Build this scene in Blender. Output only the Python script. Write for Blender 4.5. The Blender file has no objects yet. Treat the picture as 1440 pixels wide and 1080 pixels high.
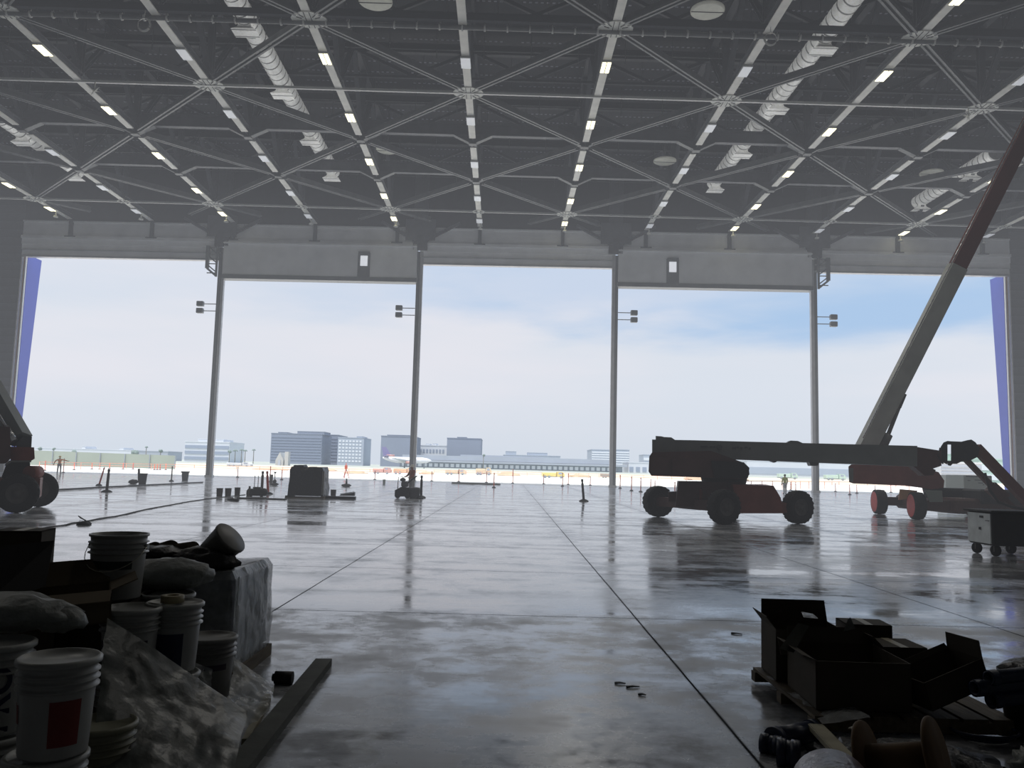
import bpy, math, random
from mathutils import Vector, Matrix, noise
random.seed(7)
C = bpy.context.scene.collection
PI = math.pi
# ------------------------------------------------------------------ camera model (measured from the photograph)
CAMZ = 1.75; F = 1172.06; PITCH, ROLL, YAW = .1002, .0253, .0109
D, WY = 87.15, -.0327           # door wall distance and skew
HC = 27.18                      # bottom chord height
GX, GS, X0, Y0 = 8.833, 8.86, -2.88, 81.3
cy, sy = math.cos(YAW), math.sin(YAW); cp, sp = math.cos(PITCH), math.sin(PITCH); cr, sr = math.cos(ROLL), math.sin(ROLL)
r0 = Vector((cy, -sy, 0)); f0 = Vector((sy, cy, 0))
FW = cp*f0 + sp*Vector((0, 0, 1)); u0 = -sp*f0 + cp*Vector((0, 0, 1))
RT = cr*r0 + sr*u0; UP = -sr*r0 + cr*u0
def ray(px, py): return FW + (px-720)/F*RT + (540-py)/F*UP
def fl(px, py, z=0.0):
    d = ray(px, py); t = (z-CAMZ)/d.z; return Vector((d.x*t, d.y*t, z))
def dp(px, py, Y):
    d = ray(px, py); t = Y/d.y; return Vector((d.x*t, Y, CAMZ+d.z*t))
def wall(x, out=0.0, z=0.0):    # point on the door wall, out = metres outward
    return Vector((x-out*WY, D+WY*x+out, z))
cam = bpy.data.objects.new('camera', bpy.data.cameras.new('camera')); C.objects.link(cam)
cam.data.sensor_width = 36; cam.data.lens = 36*F/1440; cam.data.clip_end = 8000; cam.data.clip_start = .05
m = Matrix.Identity(4)
for k in range(3): m[k][0] = RT[k]; m[k][1] = UP[k]; m[k][2] = -FW[k]
m[2][3] = CAMZ; cam.matrix_world = m
bpy.context.scene.camera = cam
# ------------------------------------------------------------------ materials
def mat(name, col, rough=.6, metal=0., var=.15, scale=3., bump=0., emit=None, es=0., alpha=1., spec=.5, stretch=(1, 1, 1)):
    m = bpy.data.materials.new(name); m.use_nodes = True
    nt = m.node_tree; n = nt.nodes; l = nt.links; b = n['Principled BSDF']
    tc = n.new('ShaderNodeTexCoord'); mp = n.new('ShaderNodeMapping'); mp.inputs['Scale'].default_value = stretch
    l.new(tc.outputs['Object'], mp.inputs['Vector'])
    nz = n.new('ShaderNodeTexNoise'); nz.inputs['Scale'].default_value = scale; nz.inputs['Detail'].default_value = 5
    l.new(mp.outputs[0], nz.inputs['Vector'])
    rp = n.new('ShaderNodeValToRGB')
    rp.color_ramp.elements[0].position = .3; rp.color_ramp.elements[1].position = .7
    rp.color_ramp.elements[0].color = (*[c*(1-var) for c in col], 1)
    rp.color_ramp.elements[1].color = (*[min(1, c*(1+var)) for c in col], 1)
    l.new(nz.outputs['Fac'], rp.inputs[0]); l.new(rp.outputs[0], b.inputs['Base Color'])
    b.inputs['Roughness'].default_value = rough; b.inputs['Metallic'].default_value = metal
    b.inputs['Specular IOR Level'].default_value = spec
    b.inputs['Alpha'].default_value = alpha
    if bump:
        bp = n.new('ShaderNodeBump'); bp.inputs['Strength'].default_value = bump; bp.inputs['Distance'].default_value = .05
        l.new(nz.outputs['Fac'], bp.inputs['Height']); l.new(bp.outputs[0], b.inputs['Normal'])
    if emit:
        b.inputs['Emission Color'].default_value = (*emit, 1); b.inputs['Emission Strength'].default_value = es
    return m
def rgb(r, g, b): return tuple(((c/255)/12.92 if c/255 <= .04045 else ((c/255+.055)/1.055)**2.4) for c in (r, g, b))
def corr(name, col, period, axis='Z', depth=.03, rough=.6):   # ribbed sheet metal
    m = mat(name, col, rough, 0, .12, 1.5)
    nt = m.node_tree; n = nt.nodes; l = nt.links; b = n['Principled BSDF']
    tc = n.new('ShaderNodeTexCoord'); wv = n.new('ShaderNodeTexWave'); wv.bands_direction = axis
    wv.inputs['Scale'].default_value = 2*PI/period/20; wv.wave_profile = 'SAW'
    l.new(tc.outputs['Object'], wv.inputs['Vector'])
    bp = n.new('ShaderNodeBump'); bp.inputs['Strength'].default_value = .8; bp.inputs['Distance'].default_value = depth
    l.new(wv.outputs['Fac'], bp.inputs['Height']); l.new(bp.outputs[0], b.inputs['Normal'])
    mx = n.new('ShaderNodeMix'); mx.data_type = 'RGBA'; mx.blend_type = 'MULTIPLY'; mx.inputs[0].default_value = .5
    src = b.inputs['Base Color'].links[0].from_socket
    l.new(src, mx.inputs[6]); l.new(wv.outputs['Color'], mx.inputs[7]); l.new(mx.outputs[2], b.inputs['Base Color'])
    return m
M = dict(
    chord=mat('chord_paint', rgb(228, 226, 216), .45, 0, .1, 1.2),
    steel=mat('dark_steel', rgb(92, 94, 98), .55, .1, .2, 1.),
    darksteel=mat('deep_steel', rgb(50, 52, 57), .6, .1, .2, 1.),
    brace=mat('brace_steel', rgb(104, 106, 106), .5, .1, .2, 1.),
    plate=mat('plate_steel', rgb(215, 215, 206), .5, 0, .12, 4.),
    tie=mat('tie_steel', rgb(205, 205, 200), .4, 0, .05, 1.),
    slot=mat('dark_slot', rgb(50, 50, 48), .8),
    duct=None,
    ductring=mat('duct_seam', rgb(70, 70, 68), .6),
    lamp_on=mat('lamp_lit', (.9, .9, .7), .5, emit=rgb(255, 246, 200), es=2.2),
    lamp_off=mat('lamp_diffuser', (.85, .87, .88), .5, emit=(.9, .93, 1), es=.22),  # unlit panel; weak emission stands in for light bounced from below
    lamp_body=mat('lamp_body', rgb(170, 170, 165), .5),
    disc=mat('disc_paint', rgb(205, 205, 190), .6, 0, .1, 2., emit=(.9, .9, .8), es=.07),  # small emission added, though the disc is no lamp
    header=mat('header_panel', rgb(235, 236, 236), .6, 0, .08, .5),
    header2=corr('header_band', rgb(176, 178, 176), .7, 'Z'),
    wallf=corr('flank_wall', rgb(88, 92, 98), .9, 'Z', .05),
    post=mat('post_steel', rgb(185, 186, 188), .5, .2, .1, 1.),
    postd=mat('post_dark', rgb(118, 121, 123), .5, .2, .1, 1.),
    blue=mat('blue_cladding', rgb(70, 88, 185), .6, 0, .05, .3, emit=rgb(70, 88, 190), es=.12),  # cladding with a little glow added to its colour
    white=mat('white_paint', rgb(225, 225, 225), .5, 0, .05),
    red_thin=mat('red_edge', rgb(170, 90, 80), .6),
    jlg=mat('lift_orange', rgb(138, 72, 60), .5, .0, .2, 1.5),
    jlgd=mat('lift_dark_red', rgb(92, 62, 58), .55, .0, .2, 1.5),
    jlgred=mat('wheel_red', rgb(205, 60, 55), .55, 0, .12, 3.),
    boom=mat('boom_grey', rgb(128, 132, 130), .5, .1, .12, 1.),
    boompale=mat('boom_pale_grey', rgb(190, 192, 184), .5, .1, .12, 1.),
    boomred=mat('boom_red', rgb(112, 58, 52), .5, .1, .15, 1.),
    tyre=mat('tyre', rgb(42, 42, 44), .85, 0, .2, 6., .2),
    hub=mat('hub', rgb(90, 88, 86), .6, 0, .2, 4.),
    black=mat('black_plastic', rgb(38, 39, 42), .6, 0, .2, 4.),
    chrome=mat('rod', rgb(190, 190, 190), .25, .8),
    wood=mat('wood', rgb(92, 82, 66), .8, 0, .3, 3., .2, stretch=(8, 1, 8)),
    palewood=mat('pale_wood', rgb(160, 154, 132), .8, 0, .25, 5., .2),
    greywood=mat('grey_wood', rgb(84, 86, 80), .85, 0, .25, 4., .2),
    card=mat('cardboard', rgb(98, 88, 72), .9, 0, .12, 3.),
    carddark=mat('cardboard_dark', rgb(72, 66, 56), .9, 0, .15, 3.),
    bucket=mat('bucket_white', rgb(150, 152, 149), .4, 0, .08, 5.),
    bucketgrey=mat('bucket_grey', rgb(118, 118, 115), .45, 0, .1, 5.),
    bucketyel=mat('bucket_cream', rgb(128, 127, 108), .45, 0, .1, 5.),
    navy=mat('navy_label', rgb(22, 30, 62), .5, 0, .1, 6.),
    dkgreen=mat('green_label', rgb(30, 48, 44), .5, 0, .1, 6.),
    redlab=mat('red_label', rgb(112, 26, 22), .5, 0, .12, 6.),
    purple=mat('plum_label', rgb(52, 40, 60), .5, 0, .1, 6.),
    film=mat('clear_film', rgb(170, 175, 175), .25, 0, .3, 9., .6, alpha=.55),
    filmw=mat('white_film', rgb(225, 228, 228), .2, 0, .3, 14., .9, alpha=.5),
    sheet=mat('plastic_sheet', rgb(96, 101, 99), .36, 0, .1, 4., .5, alpha=.85),
    bag=mat('white_bag', rgb(116, 120, 117), .5, 0, .2, 8., .6),
    blackbag=mat('black_bag', rgb(30, 30, 34), .4, 0, .2, 9., .8),
    load=mat('wrapped_load', rgb(70, 76, 92), .5, 0, .3, 5., .2),
    pvc=mat('blue_pipe', rgb(34, 44, 70), .4, 0, .15, 5.),
    brownwrap=mat('brown_wrap', rgb(70, 48, 48), .3, 0, .4, 10., .8),
    spool=mat('spool_board', rgb(84, 62, 34), .8, 0, .2, 6.),
    metal=mat('sheet_metal', rgb(190, 188, 175), .35, .6, .15, 5.),
    cartpale=mat('cart_pale', rgb(232, 238, 238), .5, 0, .12, 4.),  # this side's pale colour stands in for door light on it
    orange=mat('delineator_orange', rgb(225, 95, 60), .6, 0, .1, 3.),
    palerail=mat('faded_orange', rgb(222, 160, 138), .7, 0, .1, 3.),
    delred=mat('delineator_red', rgb(190, 60, 50), .6, 0, .1, 3.),
    deldark=mat('delineator_dark', rgb(70, 62, 62), .6, 0, .1, 3.),
    vest=mat('vest_orange', rgb(240, 140, 50), .7, 0, .1, 8.),
    vestg=mat('vest_green', rgb(150, 160, 60), .7, 0, .1, 8.),
    shirtb=mat('brown_shirt', rgb(150, 80, 62), .8, 0, .15, 6.),
    skin=mat('skin', rgb(150, 105, 82), .6, 0, .05),
    hair=mat('hair', rgb(40, 32, 28), .8),
    jeans=mat('jeans', rgb(78, 82, 92), .85, 0, .15, 8.),
    paleleg=mat('pale_trousers', rgb(150, 150, 150), .85, 0, .1, 8.),
    boots=mat('boots', rgb(40, 36, 34), .8),
    helmet=mat('helmet', rgb(235, 200, 90), .4),
    helmetw=mat('helmet_white', rgb(225, 222, 215), .4),
    bldg=mat('dark_block', rgb(128, 138, 156), .8, 0, .03, .05),  # distance haze is mixed into the base colours of the far buildings
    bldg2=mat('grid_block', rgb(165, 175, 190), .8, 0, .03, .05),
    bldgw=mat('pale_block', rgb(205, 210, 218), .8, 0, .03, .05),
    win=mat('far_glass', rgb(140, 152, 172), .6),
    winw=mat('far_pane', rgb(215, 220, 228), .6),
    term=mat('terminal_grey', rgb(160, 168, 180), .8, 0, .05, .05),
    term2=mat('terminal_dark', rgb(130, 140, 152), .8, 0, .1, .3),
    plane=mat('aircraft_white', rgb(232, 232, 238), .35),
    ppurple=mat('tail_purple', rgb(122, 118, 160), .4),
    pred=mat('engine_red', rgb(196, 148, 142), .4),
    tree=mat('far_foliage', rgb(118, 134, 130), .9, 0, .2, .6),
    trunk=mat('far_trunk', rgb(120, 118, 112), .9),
    screen=mat('green_screen', rgb(134, 144, 134), .9, 0, .06, .2),
    yellow=mat('machine_yellow', rgb(222, 200, 120), .6, 0, .1, 2.),
    tan=mat('machine_tan', rgb(205, 190, 160), .7, 0, .1, 2.),
    omach=mat('machine_orange', rgb(214, 176, 140), .7, 0, .1, 2.),
    dirt=mat('dirt_pile', rgb(205, 180, 150), .95, 0, .15, .3, .4),
    teal=mat('pale_teal', rgb(175, 200, 190), .6, 0, .1, 2.),
    cont=mat('container_white', rgb(190, 196, 190), .6, 0, .06, .6),
    contd=mat('container_grey', rgb(140, 148, 142), .6, 0, .06, .6),
    cable=mat('cable', rgb(60, 60, 62), .7),
    tancrate=mat('tan_crate', rgb(225, 175, 135), .8, 0, .1, 3.),
    tape=mat('tape', rgb(150, 140, 110), .5),
)
def floor_mat():
    m = bpy.data.materials.new('polished_concrete'); m.use_nodes = True
    nt = m.node_tree; n = nt.nodes; l = nt.links; b = n['Principled BSDF']
    tc = n.new('ShaderNodeTexCoord')
    def noi(scale, st=(1, 1, 1), det=6, rough=.6):
        mp = n.new('ShaderNodeMapping'); mp.inputs['Scale'].default_value = st; l.new(tc.outputs['Object'], mp.inputs['Vector'])
        z = n.new('ShaderNodeTexNoise'); z.inputs['Scale'].default_value = scale; z.inputs['Detail'].default_value = det; z.inputs['Roughness'].default_value = rough
        l.new(mp.outputs[0], z.inputs['Vector']); return z.outputs['Fac']
    def mth(op, a, b_=None, c=None):
        q = n.new('ShaderNodeMath'); q.operation = op
        for k, v in enumerate((a, b_, c)):
            if v is None: continue
            if isinstance(v, (int, float)): q.inputs[k].default_value = v
            else: l.new(v, q.inputs[k])
        return q.outputs[0]
    def ramp(v, p0, p1, c0, c1):
        r = n.new('ShaderNodeMapRange'); l.new(v, r.inputs[0])
        for k, x in enumerate((p0, p1, c0, c1)): r.inputs[k+1].default_value = x
        return r.outputs[0]
    big = noi(.22, (1, 1, 1), 4); streak = noi(.8, (.12, 1.0, 1), 5, .65); fine = noi(6, (.6, 1, 1), 8, .7); mid = noi(1.3, (1, 1, 1), 7, .7)
    sx = n.new('ShaderNodeSeparateXYZ'); l.new(tc.outputs['Object'], sx.inputs[0])
    # joints
    wob = mth('MULTIPLY', mth('SUBTRACT', noi(.3), .5), .03)
    xx = mth('ADD', sx.outputs[0], wob)
    jx = mth('PINGPONG', mth('SUBTRACT', mth('SUBTRACT', xx, 1.66), mth('MULTIPLY', mth('SUBTRACT', sx.outputs[1], 10), .009)), 2.15)
    jy = mth('PINGPONG', mth('ADD', mth('SUBTRACT', sx.outputs[1], 10.17), mth('MULTIPLY', sx.outputs[0], .01)), 2.1)
    jm = mth('MINIMUM', jx, jy)
    near = ramp(sx.outputs[1], 9.7, 10.6, 1., 0.)
    jy2 = mth('ADD', jy, mth('MULTIPLY', ramp(sx.outputs[1], 8.8, 9.2, 1., 0.), 9.))
    jy3 = mth('ABSOLUTE', mth('SUBTRACT', sx.outputs[1], 4.93))
    jm = mth('MINIMUM', mth('MINIMUM', jx, jy2), jy3)
    line = ramp(jm, .008, .026, 1., 0.)
    halo = ramp(jm, .0, .55, 1., 0.)
    v = mth('ADD', mth('MULTIPLY', big, .35), mth('ADD', mth('MULTIPLY', streak, .35), mth('MULTIPLY', mid, .3)))
    col = ramp(v, .42, .58, .22, .66)
    dark = ramp(mth('ADD', mth('MULTIPLY', fine, .5), mth('MULTIPLY', mid, .5)), .38, .5, .72, 1.)
    col = mth('MULTIPLY', col, dark)
    col = mth('MULTIPLY', col, mth('SUBTRACT', 1., mth('MULTIPLY', mth('MULTIPLY', halo, ramp(mid, .4, .65, 0., 1.)), .45)))
    col = mth('MULTIPLY', col, mth('SUBTRACT', 1., mth('MULTIPLY', line, .85)))
    col = mth('MULTIPLY', col, mth('SUBTRACT', 1., mth('MULTIPLY', near, .1)))
    cc = n.new('ShaderNodeCombineColor'); l.new(mth('MULTIPLY', col, .95), cc.inputs[0]); l.new(mth('MULTIPLY', col, .98), cc.inputs[1]); l.new(mth('MULTIPLY', col, 1.04), cc.inputs[2])
    l.new(cc.outputs[0], b.inputs['Base Color'])
    r = ramp(mth('ADD', mth('MULTIPLY', streak, .5), mth('MULTIPLY', mid, .5)), .42, .6, .04, .24)
    r = mth('ADD', r, mth('MULTIPLY', near, mth('ADD', .03, mth('MULTIPLY', ramp(mid, .4, .6, 0, 1), .16))))
    r = mth('ADD', r, mth('MULTIPLY', ramp(fine, .5, .7, 0, 1), .06)); r = mth('ADD', r, mth('MULTIPLY', halo, .06))
    l.new(r, b.inputs['Roughness'])
    spc = mth('MULTIPLY', ramp(v, .42, .58, .5, 1.), mth('SUBTRACT', 1., mth('MULTIPLY', near, .12))); spc = mth('MULTIPLY', spc, mth('SUBTRACT', 1., mth('MULTIPLY', halo, .35)))
    spc = mth('MULTIPLY', spc, mth('SUBTRACT', 1., line))
    l.new(spc, b.inputs['Specular IOR Level']); b.inputs['IOR'].default_value = 1.95
    bp = n.new('ShaderNodeBump'); bp.inputs['Strength'].default_value = .35; bp.inputs['Distance'].default_value = .004
    h = mth('ADD', mth('MULTIPLY', streak, 2.), mth('ADD', mth('MULTIPLY', fine, .25), mth('MULTIPLY', line, 0.)))
    l.new(h, bp.inputs['Height']); l.new(bp.outputs[0], b.inputs['Normal'])
    return m
def ground_mat(name, stops, var=.08, scale=.05):   # colour by distance from the hangar
    m = mat(name, (1, 1, 1), .9, 0, var, scale)
    return m
def roof_mat():
    m = bpy.data.materials.new('roof_deck'); m.use_nodes = True
    nt = m.node_tree; n = nt.nodes; l = nt.links; b = n['Principled BSDF']
    tc = n.new('ShaderNodeTexCoord'); sx = n.new('ShaderNodeSeparateXYZ'); l.new(tc.outputs['Object'], sx.inputs[0])
    def mth(op, a, b_=None):
        q = n.new('ShaderNodeMath'); q.operation = op
        for k, v in enumerate((a, b_)):
            if v is None: continue
            if isinstance(v, (int, float)): q.inputs[k].default_value = v
            else: l.new(v, q.inputs[k])
        return q.outputs[0]
    rows = mth('LESS_THAN', mth('PINGPONG', sx.outputs[1], .9), .09)
    dash = mth('LESS_THAN', mth('PINGPONG', sx.outputs[0], .2), .1)
    gate = mth('GREATER_THAN', mth('PINGPONG', sx.outputs[0], 4.4), .5)
    g = mth('MULTIPLY', mth('MULTIPLY', rows, dash), gate)
    mx = n.new('ShaderNodeMix'); mx.data_type = 'RGBA'; l.new(g, mx.inputs[0])
    mx.inputs[6].default_value = (*rgb(34, 36, 42), 1); mx.inputs[7].default_value = (*rgb(128, 128, 138), 1)
    l.new(mx.outputs[2], b.inputs['Base Color']); b.inputs['Roughness'].default_value = .8
    return m
def duct_mat():
    m = mat('galvanised', rgb(232, 232, 228), .4, .1, .15, 6., .25)
    nt = m.node_tree; n = nt.nodes; l = nt.links; b = n['Principled BSDF']
    tc = n.new('ShaderNodeTexCoord'); sx = n.new('ShaderNodeSeparateXYZ'); l.new(tc.outputs['Object'], sx.inputs[0])
    pp = n.new('ShaderNodeMath'); pp.operation = 'PINGPONG'; l.new(sx.outputs[1], pp.inputs[0]); pp.inputs[1].default_value = .42
    mr = n.new('ShaderNodeMapRange'); l.new(pp.outputs[0], mr.inputs[0]); mr.inputs[1].default_value = .03; mr.inputs[2].default_value = .1; mr.inputs[3].default_value = .12; mr.inputs[4].default_value = 1.
    mx = n.new('ShaderNodeMix'); mx.data_type = 'RGBA'; mx.blend_type = 'MULTIPLY'; mx.inputs[0].default_value = 1
    l.new(b.inputs['Base Color'].links[0].from_socket, mx.inputs[6]); l.new(mr.outputs[0], mx.inputs[7]); l.new(mx.outputs[2], b.inputs['Base Color'])
    l.new(mx.outputs[2], b.inputs['Emission Color']); b.inputs['Emission Strength'].default_value = .16  # glow added in the surface colour to brighten the ducts
    return m
M['duct'] = duct_mat()
M['floor'] = floor_mat(); M['roof'] = roof_mat()
M['apron'] = mat('apron_concrete', rgb(248, 244, 236), .9, 0, .05, .12)
M['sand'] = mat('sandy_ground', rgb(222, 208, 184), .95, 0, .12, .06, stretch=(.3, 1, 1))
M['field'] = mat('airfield', rgb(170, 176, 168), .95, 0, .12, .02, stretch=(.2, 1, 1))
# ------------------------------------------------------------------ mesh builder
class MB:
    def __init__(s): s.v = []; s.f = []; s.sm = []
    def add(s, vs, fs, smooth=False):
        o = len(s.v); s.v += [Vector(p) for p in vs]; s.f += [tuple(o+i for i in f) for f in fs]; s.sm += [smooth]*len(fs); return s
    def hexa(s, p):   # 8 points: bottom 0-3, top 4-7
        return s.add(p, [(3, 2, 1, 0), (4, 5, 6, 7), (0, 1, 5, 4), (1, 2, 6, 5), (2, 3, 7, 6), (3, 0, 4, 7)])
    def box(s, a, b):
        (x0, y0, z0), (x1, y1, z1) = a, b
        return s.hexa([(x0, y0, z0), (x1, y0, z0), (x1, y1, z0), (x0, y1, z0), (x0, y0, z1), (x1, y0, z1), (x1, y1, z1), (x0, y1, z1)])
    def rbox(s, a, b, r=.02):   # box with chamfered vertical edges and rim
        (x0, y0, z0), (x1, y1, z1) = a, b
        def ring(z, q):
            X0, X1, Y0_, Y1 = x0+q, x1-q, y0+q, y1-q
            return [(X0+r, Y0_, z), (X1-r, Y0_, z), (X1, Y0_+r, z), (X1, Y1-r, z), (X1-r, Y1, z), (X0+r, Y1, z), (X0, Y1-r, z), (X0, Y0_+r, z)]
        return s.loft([ring(z0, r*.7), ring(z0+r, 0), ring(z1-r, 0), ring(z1, r*.7)])
    def loft(s, rings, caps=True, smooth=False):
        n = len(rings[0]); vs = [p for r in rings for p in r]; fs = []
        for k in range(len(rings)-1):
            for i in range(n):
                j = (i+1) % n; fs.append((k*n+i, k*n+j, (k+1)*n+j, (k+1)*n+i))
        s.add(vs, fs, smooth)
        if caps:
            o = len(s.v)-len(vs); s.f.append(tuple(o+i for i in reversed(range(n)))); s.f.append(tuple(o+len(vs)-n+i for i in range(n))); s.sm += [False, False]
        return s
    def frame(s, a, b, up=(0, 0, 1)):
        a = Vector(a); b = Vector(b); d = (b-a).normalized(); u = Vector(up)
        if abs(d.dot(u)) > .98: u = Vector((0, 1, 0))
        x = d.cross(u).normalized(); z = x.cross(d).normalized(); return a, b, x, z
    def bar(s, a, b, w, h, w2=None, h2=None, up=(0, 0, 1)):
        a, b, x, z = s.frame(a, b, up); w2 = w if w2 is None else w2; h2 = h if h2 is None else h2
        A = [a-x*w/2-z*h/2, a+x*w/2-z*h/2, a+x*w/2+z*h/2, a-x*w/2+z*h/2]
        B = [b-x*w2/2-z*h2/2, b+x*w2/2-z*h2/2, b+x*w2/2+z*h2/2, b-x*w2/2+z*h2/2]
        return s.loft([A, B])
    def ibeam(s, a, b, w, h, t=.05, up=(0, 0, 1)):
        a, b, x, z = s.frame(a, b, up)
        s.bar(a-z*(h/2-t/2), b-z*(h/2-t/2), w, t, up=up); s.bar(a+z*(h/2-t/2), b+z*(h/2-t/2), w, t, up=up)
        return s.bar(a, b, t, h-2*t, up=up)
    def cyl(s, a, b, r, r2=None, n=16, caps=True, smooth=True):
        a, b, x, z = s.frame(a, b); r2 = r if r2 is None else r2
        R = lambda c, q: [c+(x*math.cos(t)+z*math.sin(t))*q for t in [2*PI*k/n for k in range(n)]]
        return s.loft([R(a, r), R(b, r2)], caps, smooth)
    def lathe(s, prof, c=(0, 0, 0), axis=(0, 0, 1), n=28, caps=False, smooth=True):
        c = Vector(c); ax = Vector(axis).normalized(); u = Vector((1, 0, 0)) if abs(ax.x) < .9 else Vector((0, 1, 0))
        x = ax.cross(u).normalized(); y = ax.cross(x)
        return s.loft([[c+ax*h+(x*math.cos(t)+y*math.sin(t))*r for t in [2*PI*k/n for k in range(n)]] for r, h in prof], caps, smooth)
    def prism(s, poly, d):   # polygon of 3d points extruded by vector d
        d = Vector(d); return s.loft([[Vector(p) for p in poly], [Vector(p)+d for p in poly]])
    def tube(s, pts, r, n=8):
        pts = [Vector(p) for p in pts]; rings = []
        for k, p in enumerate(pts):
            t = (pts[min(k+1, len(pts)-1)]-pts[max(k-1, 0)]).normalized()
            u = Vector((0, 0, 1)) if abs(t.z) < .9 else Vector((1, 0, 0))
            x = t.cross(u).normalized(); z = x.cross(t)
            rr = r[k] if isinstance(r, (list, tuple)) else r
            rings.append([p+(x*math.cos(a)+z*math.sin(a))*rr for a in [2*PI*i/n for i in range(n)]])
        return s.loft(rings, True, True)
    def blob(s, c, r, n=16, m_=10, amp=0., freq=2., seed=0., flat=None):
        c = Vector(c); rings = []
        for k in range(1, m_):
            a = PI*k/m_; ring = []
            for i in range(n):
                t = 2*PI*i/n; d = Vector((math.sin(a)*math.cos(t), math.sin(a)*math.sin(t), -math.cos(a)))
                q = 1+amp*noise.noise(d*freq+Vector((seed, seed*2, 0)))
                p = Vector((d.x*r[0]*q, d.y*r[1]*q, d.z*r[2]*q))
                if flat is not None and p.z < -flat: p.z = -flat
                ring.append(c+p)
            rings.append(ring)
        return s.loft(rings, True, True)
    def xf(s, m): s.v = [m @ p for p in s.v]; return s
    def build(s, name, material, parent=None, world=True):
        me = bpy.data.meshes.new(name)
        off = Vector((0, 0, 0))
        if world and parent is not None:
            off = base_of(parent)
        elif parent is None and s.v:
            lo = Vector([min(p[k] for p in s.v) for k in range(3)]); hi = Vector([max(p[k] for p in s.v) for k in range(3)])
            off = Vector(((lo.x+hi.x)/2, (lo.y+hi.y)/2, lo.z)) if world else off
        me.from_pydata([tuple(p-off) for p in s.v], [], s.f); me.validate()
        if len(me.polygons) == len(s.sm):
            for p, q in zip(me.polygons, s.sm): p.use_smooth = q
        me.materials.append(M[material] if isinstance(material, str) else material)
        o = bpy.data.objects.new(name, me); C.objects.link(o)
        import bmesh
        bm = bmesh.new(); bm.from_mesh(me); bmesh.ops.recalc_face_normals(bm, faces=bm.faces); bm.to_mesh(me); bm.free()
        if parent is not None: o.parent = parent
        else: o.location = off
        return o
def base_of(o):
    p = Vector((0, 0, 0))
    while o is not None: p += o.location; o = o.parent
    return p
def tag(o, label, cat, group=None, kind=None):
    if label: o['label'] = label
    if cat: o['category'] = cat
    if group: o['group'] = group
    if kind: o['kind'] = kind
    return o
def thing(name, label, cat, loc=(0, 0, 0), group=None, rz=0.):
    o = bpy.data.objects.new(name, None); C.objects.link(o); o.location = loc; o.rotation_euler = (0, 0, rz); o.empty_display_size = .2
    return tag(o, label, cat, group)
def ordi(k): return ['first', 'second', 'third', 'fourth', 'fifth', 'sixth', 'seventh', 'eighth', 'ninth', 'tenth', 'eleventh', 'twelfth', 'thirteenth', 'fourteenth', 'fifteenth'][k]
def copy_tree(o, parent=None):
    c = o.copy(); C.objects.link(c)
    if parent is not None: c.parent = parent
    for ch in [x for x in o.children]:
        copy_tree(ch, c)
    return c
bpy.context.view_layer.update()
# ------------------------------------------------------------------ setting
def struct(mb, name, m, label=None, cat='building part'):
    o = mb.build(name, m, None, world=False); tag(o, label, cat, kind='structure'); return o
XL, XR, YB = -58., 58.5, -22.
struct(MB().hexa([(XL, YB, -.3), (XR, YB, -.3), wall(XR, .3, -.3), wall(XL, .3, -.3), (XL, YB, 0), (XR, YB, 0), wall(XR, .3, 0), wall(XL, .3, 0)]), 'floor', 'floor', 'polished grey concrete hangar floor with joints reflecting the open doors', 'floor')
struct(MB().box((-400, 88, -.35), (400, 190, -.02)).box((-400, 60, -.35), (-70, 88, -.02)), 'ground', 'apron', 'bright pale concrete apron outside the hangar doors', 'ground')
struct(MB().box((-700, 190, -.4), (700, 420, -.03)), 'ground', 'sand', 'sandy earthworks strip beyond the apron', 'ground')
struct(MB().box((-3500, 420, -.5), (3500, 6000, -.04)), 'ground', 'field', 'grey green airfield stretching to the horizon', 'ground')
ROOFZ = HC+6.2
struct(MB().box((XL, YB, ROOFZ), (XR, 89.5, ROOFZ+.4)), 'ceiling', 'roof', 'dark ribbed metal roof deck above the trusses', 'ceiling')
struct(MB().box((XL-.4, YB, 0), (XL, 89.3, ROOFZ)), 'wall_left', 'wallf', 'dark ribbed left side wall of the hangar', 'wall')
struct(MB().box((XR, YB, 0), (XR+.4, 85.6, ROOFZ)), 'wall_right', 'wallf', 'dark ribbed right side wall of the hangar', 'wall')
struct(MB().box((XL, YB-.4, 0), (XR, YB, ROOFZ)), 'wall_back', 'wallf', 'dark wall behind the viewer', 'wall')
JL, JR = -52.35, 53.05
def wbox(mb, xa, xb, oa, ob, za, zb):
    return mb.hexa([wall(xa, oa, za), wall(xb, oa, za), wall(xb, ob, za), wall(xa, ob, za), wall(xa, oa, zb), wall(xb, oa, zb), wall(xb, ob, zb), wall(xa, ob, zb)])
wf = bpy.data.objects.new('wall_front', None); C.objects.link(wf); tag(wf, 'door wall of the hangar with dark flanks and pale header', 'wall', kind='structure')
wbox(MB(), XL, JL, 0, .5, 0, ROOFZ).build('wall_flank', 'wallf', wf)
wbox(MB(), JR, XR, 0, .5, 0, ROOFZ).build('wall_flank', 'wallf', wf)
wbox(MB(), JL, JR, .1, .5, 25.2, ROOFZ).build('upper_wall', 'darksteel', wf)
mb = MB(); wbox(mb, JL, JR, -.05, .1, 25.2, 27.0); mb.build('header_sheet', 'header', wf)
mb = MB(); wbox(mb, JL, JR, -.35, 0., 25.1, 25.4); wbox(mb, JL, JR, -.2, 0., 26.95, 27.1); mb.build('header_ledge', 'header', wf)
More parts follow.
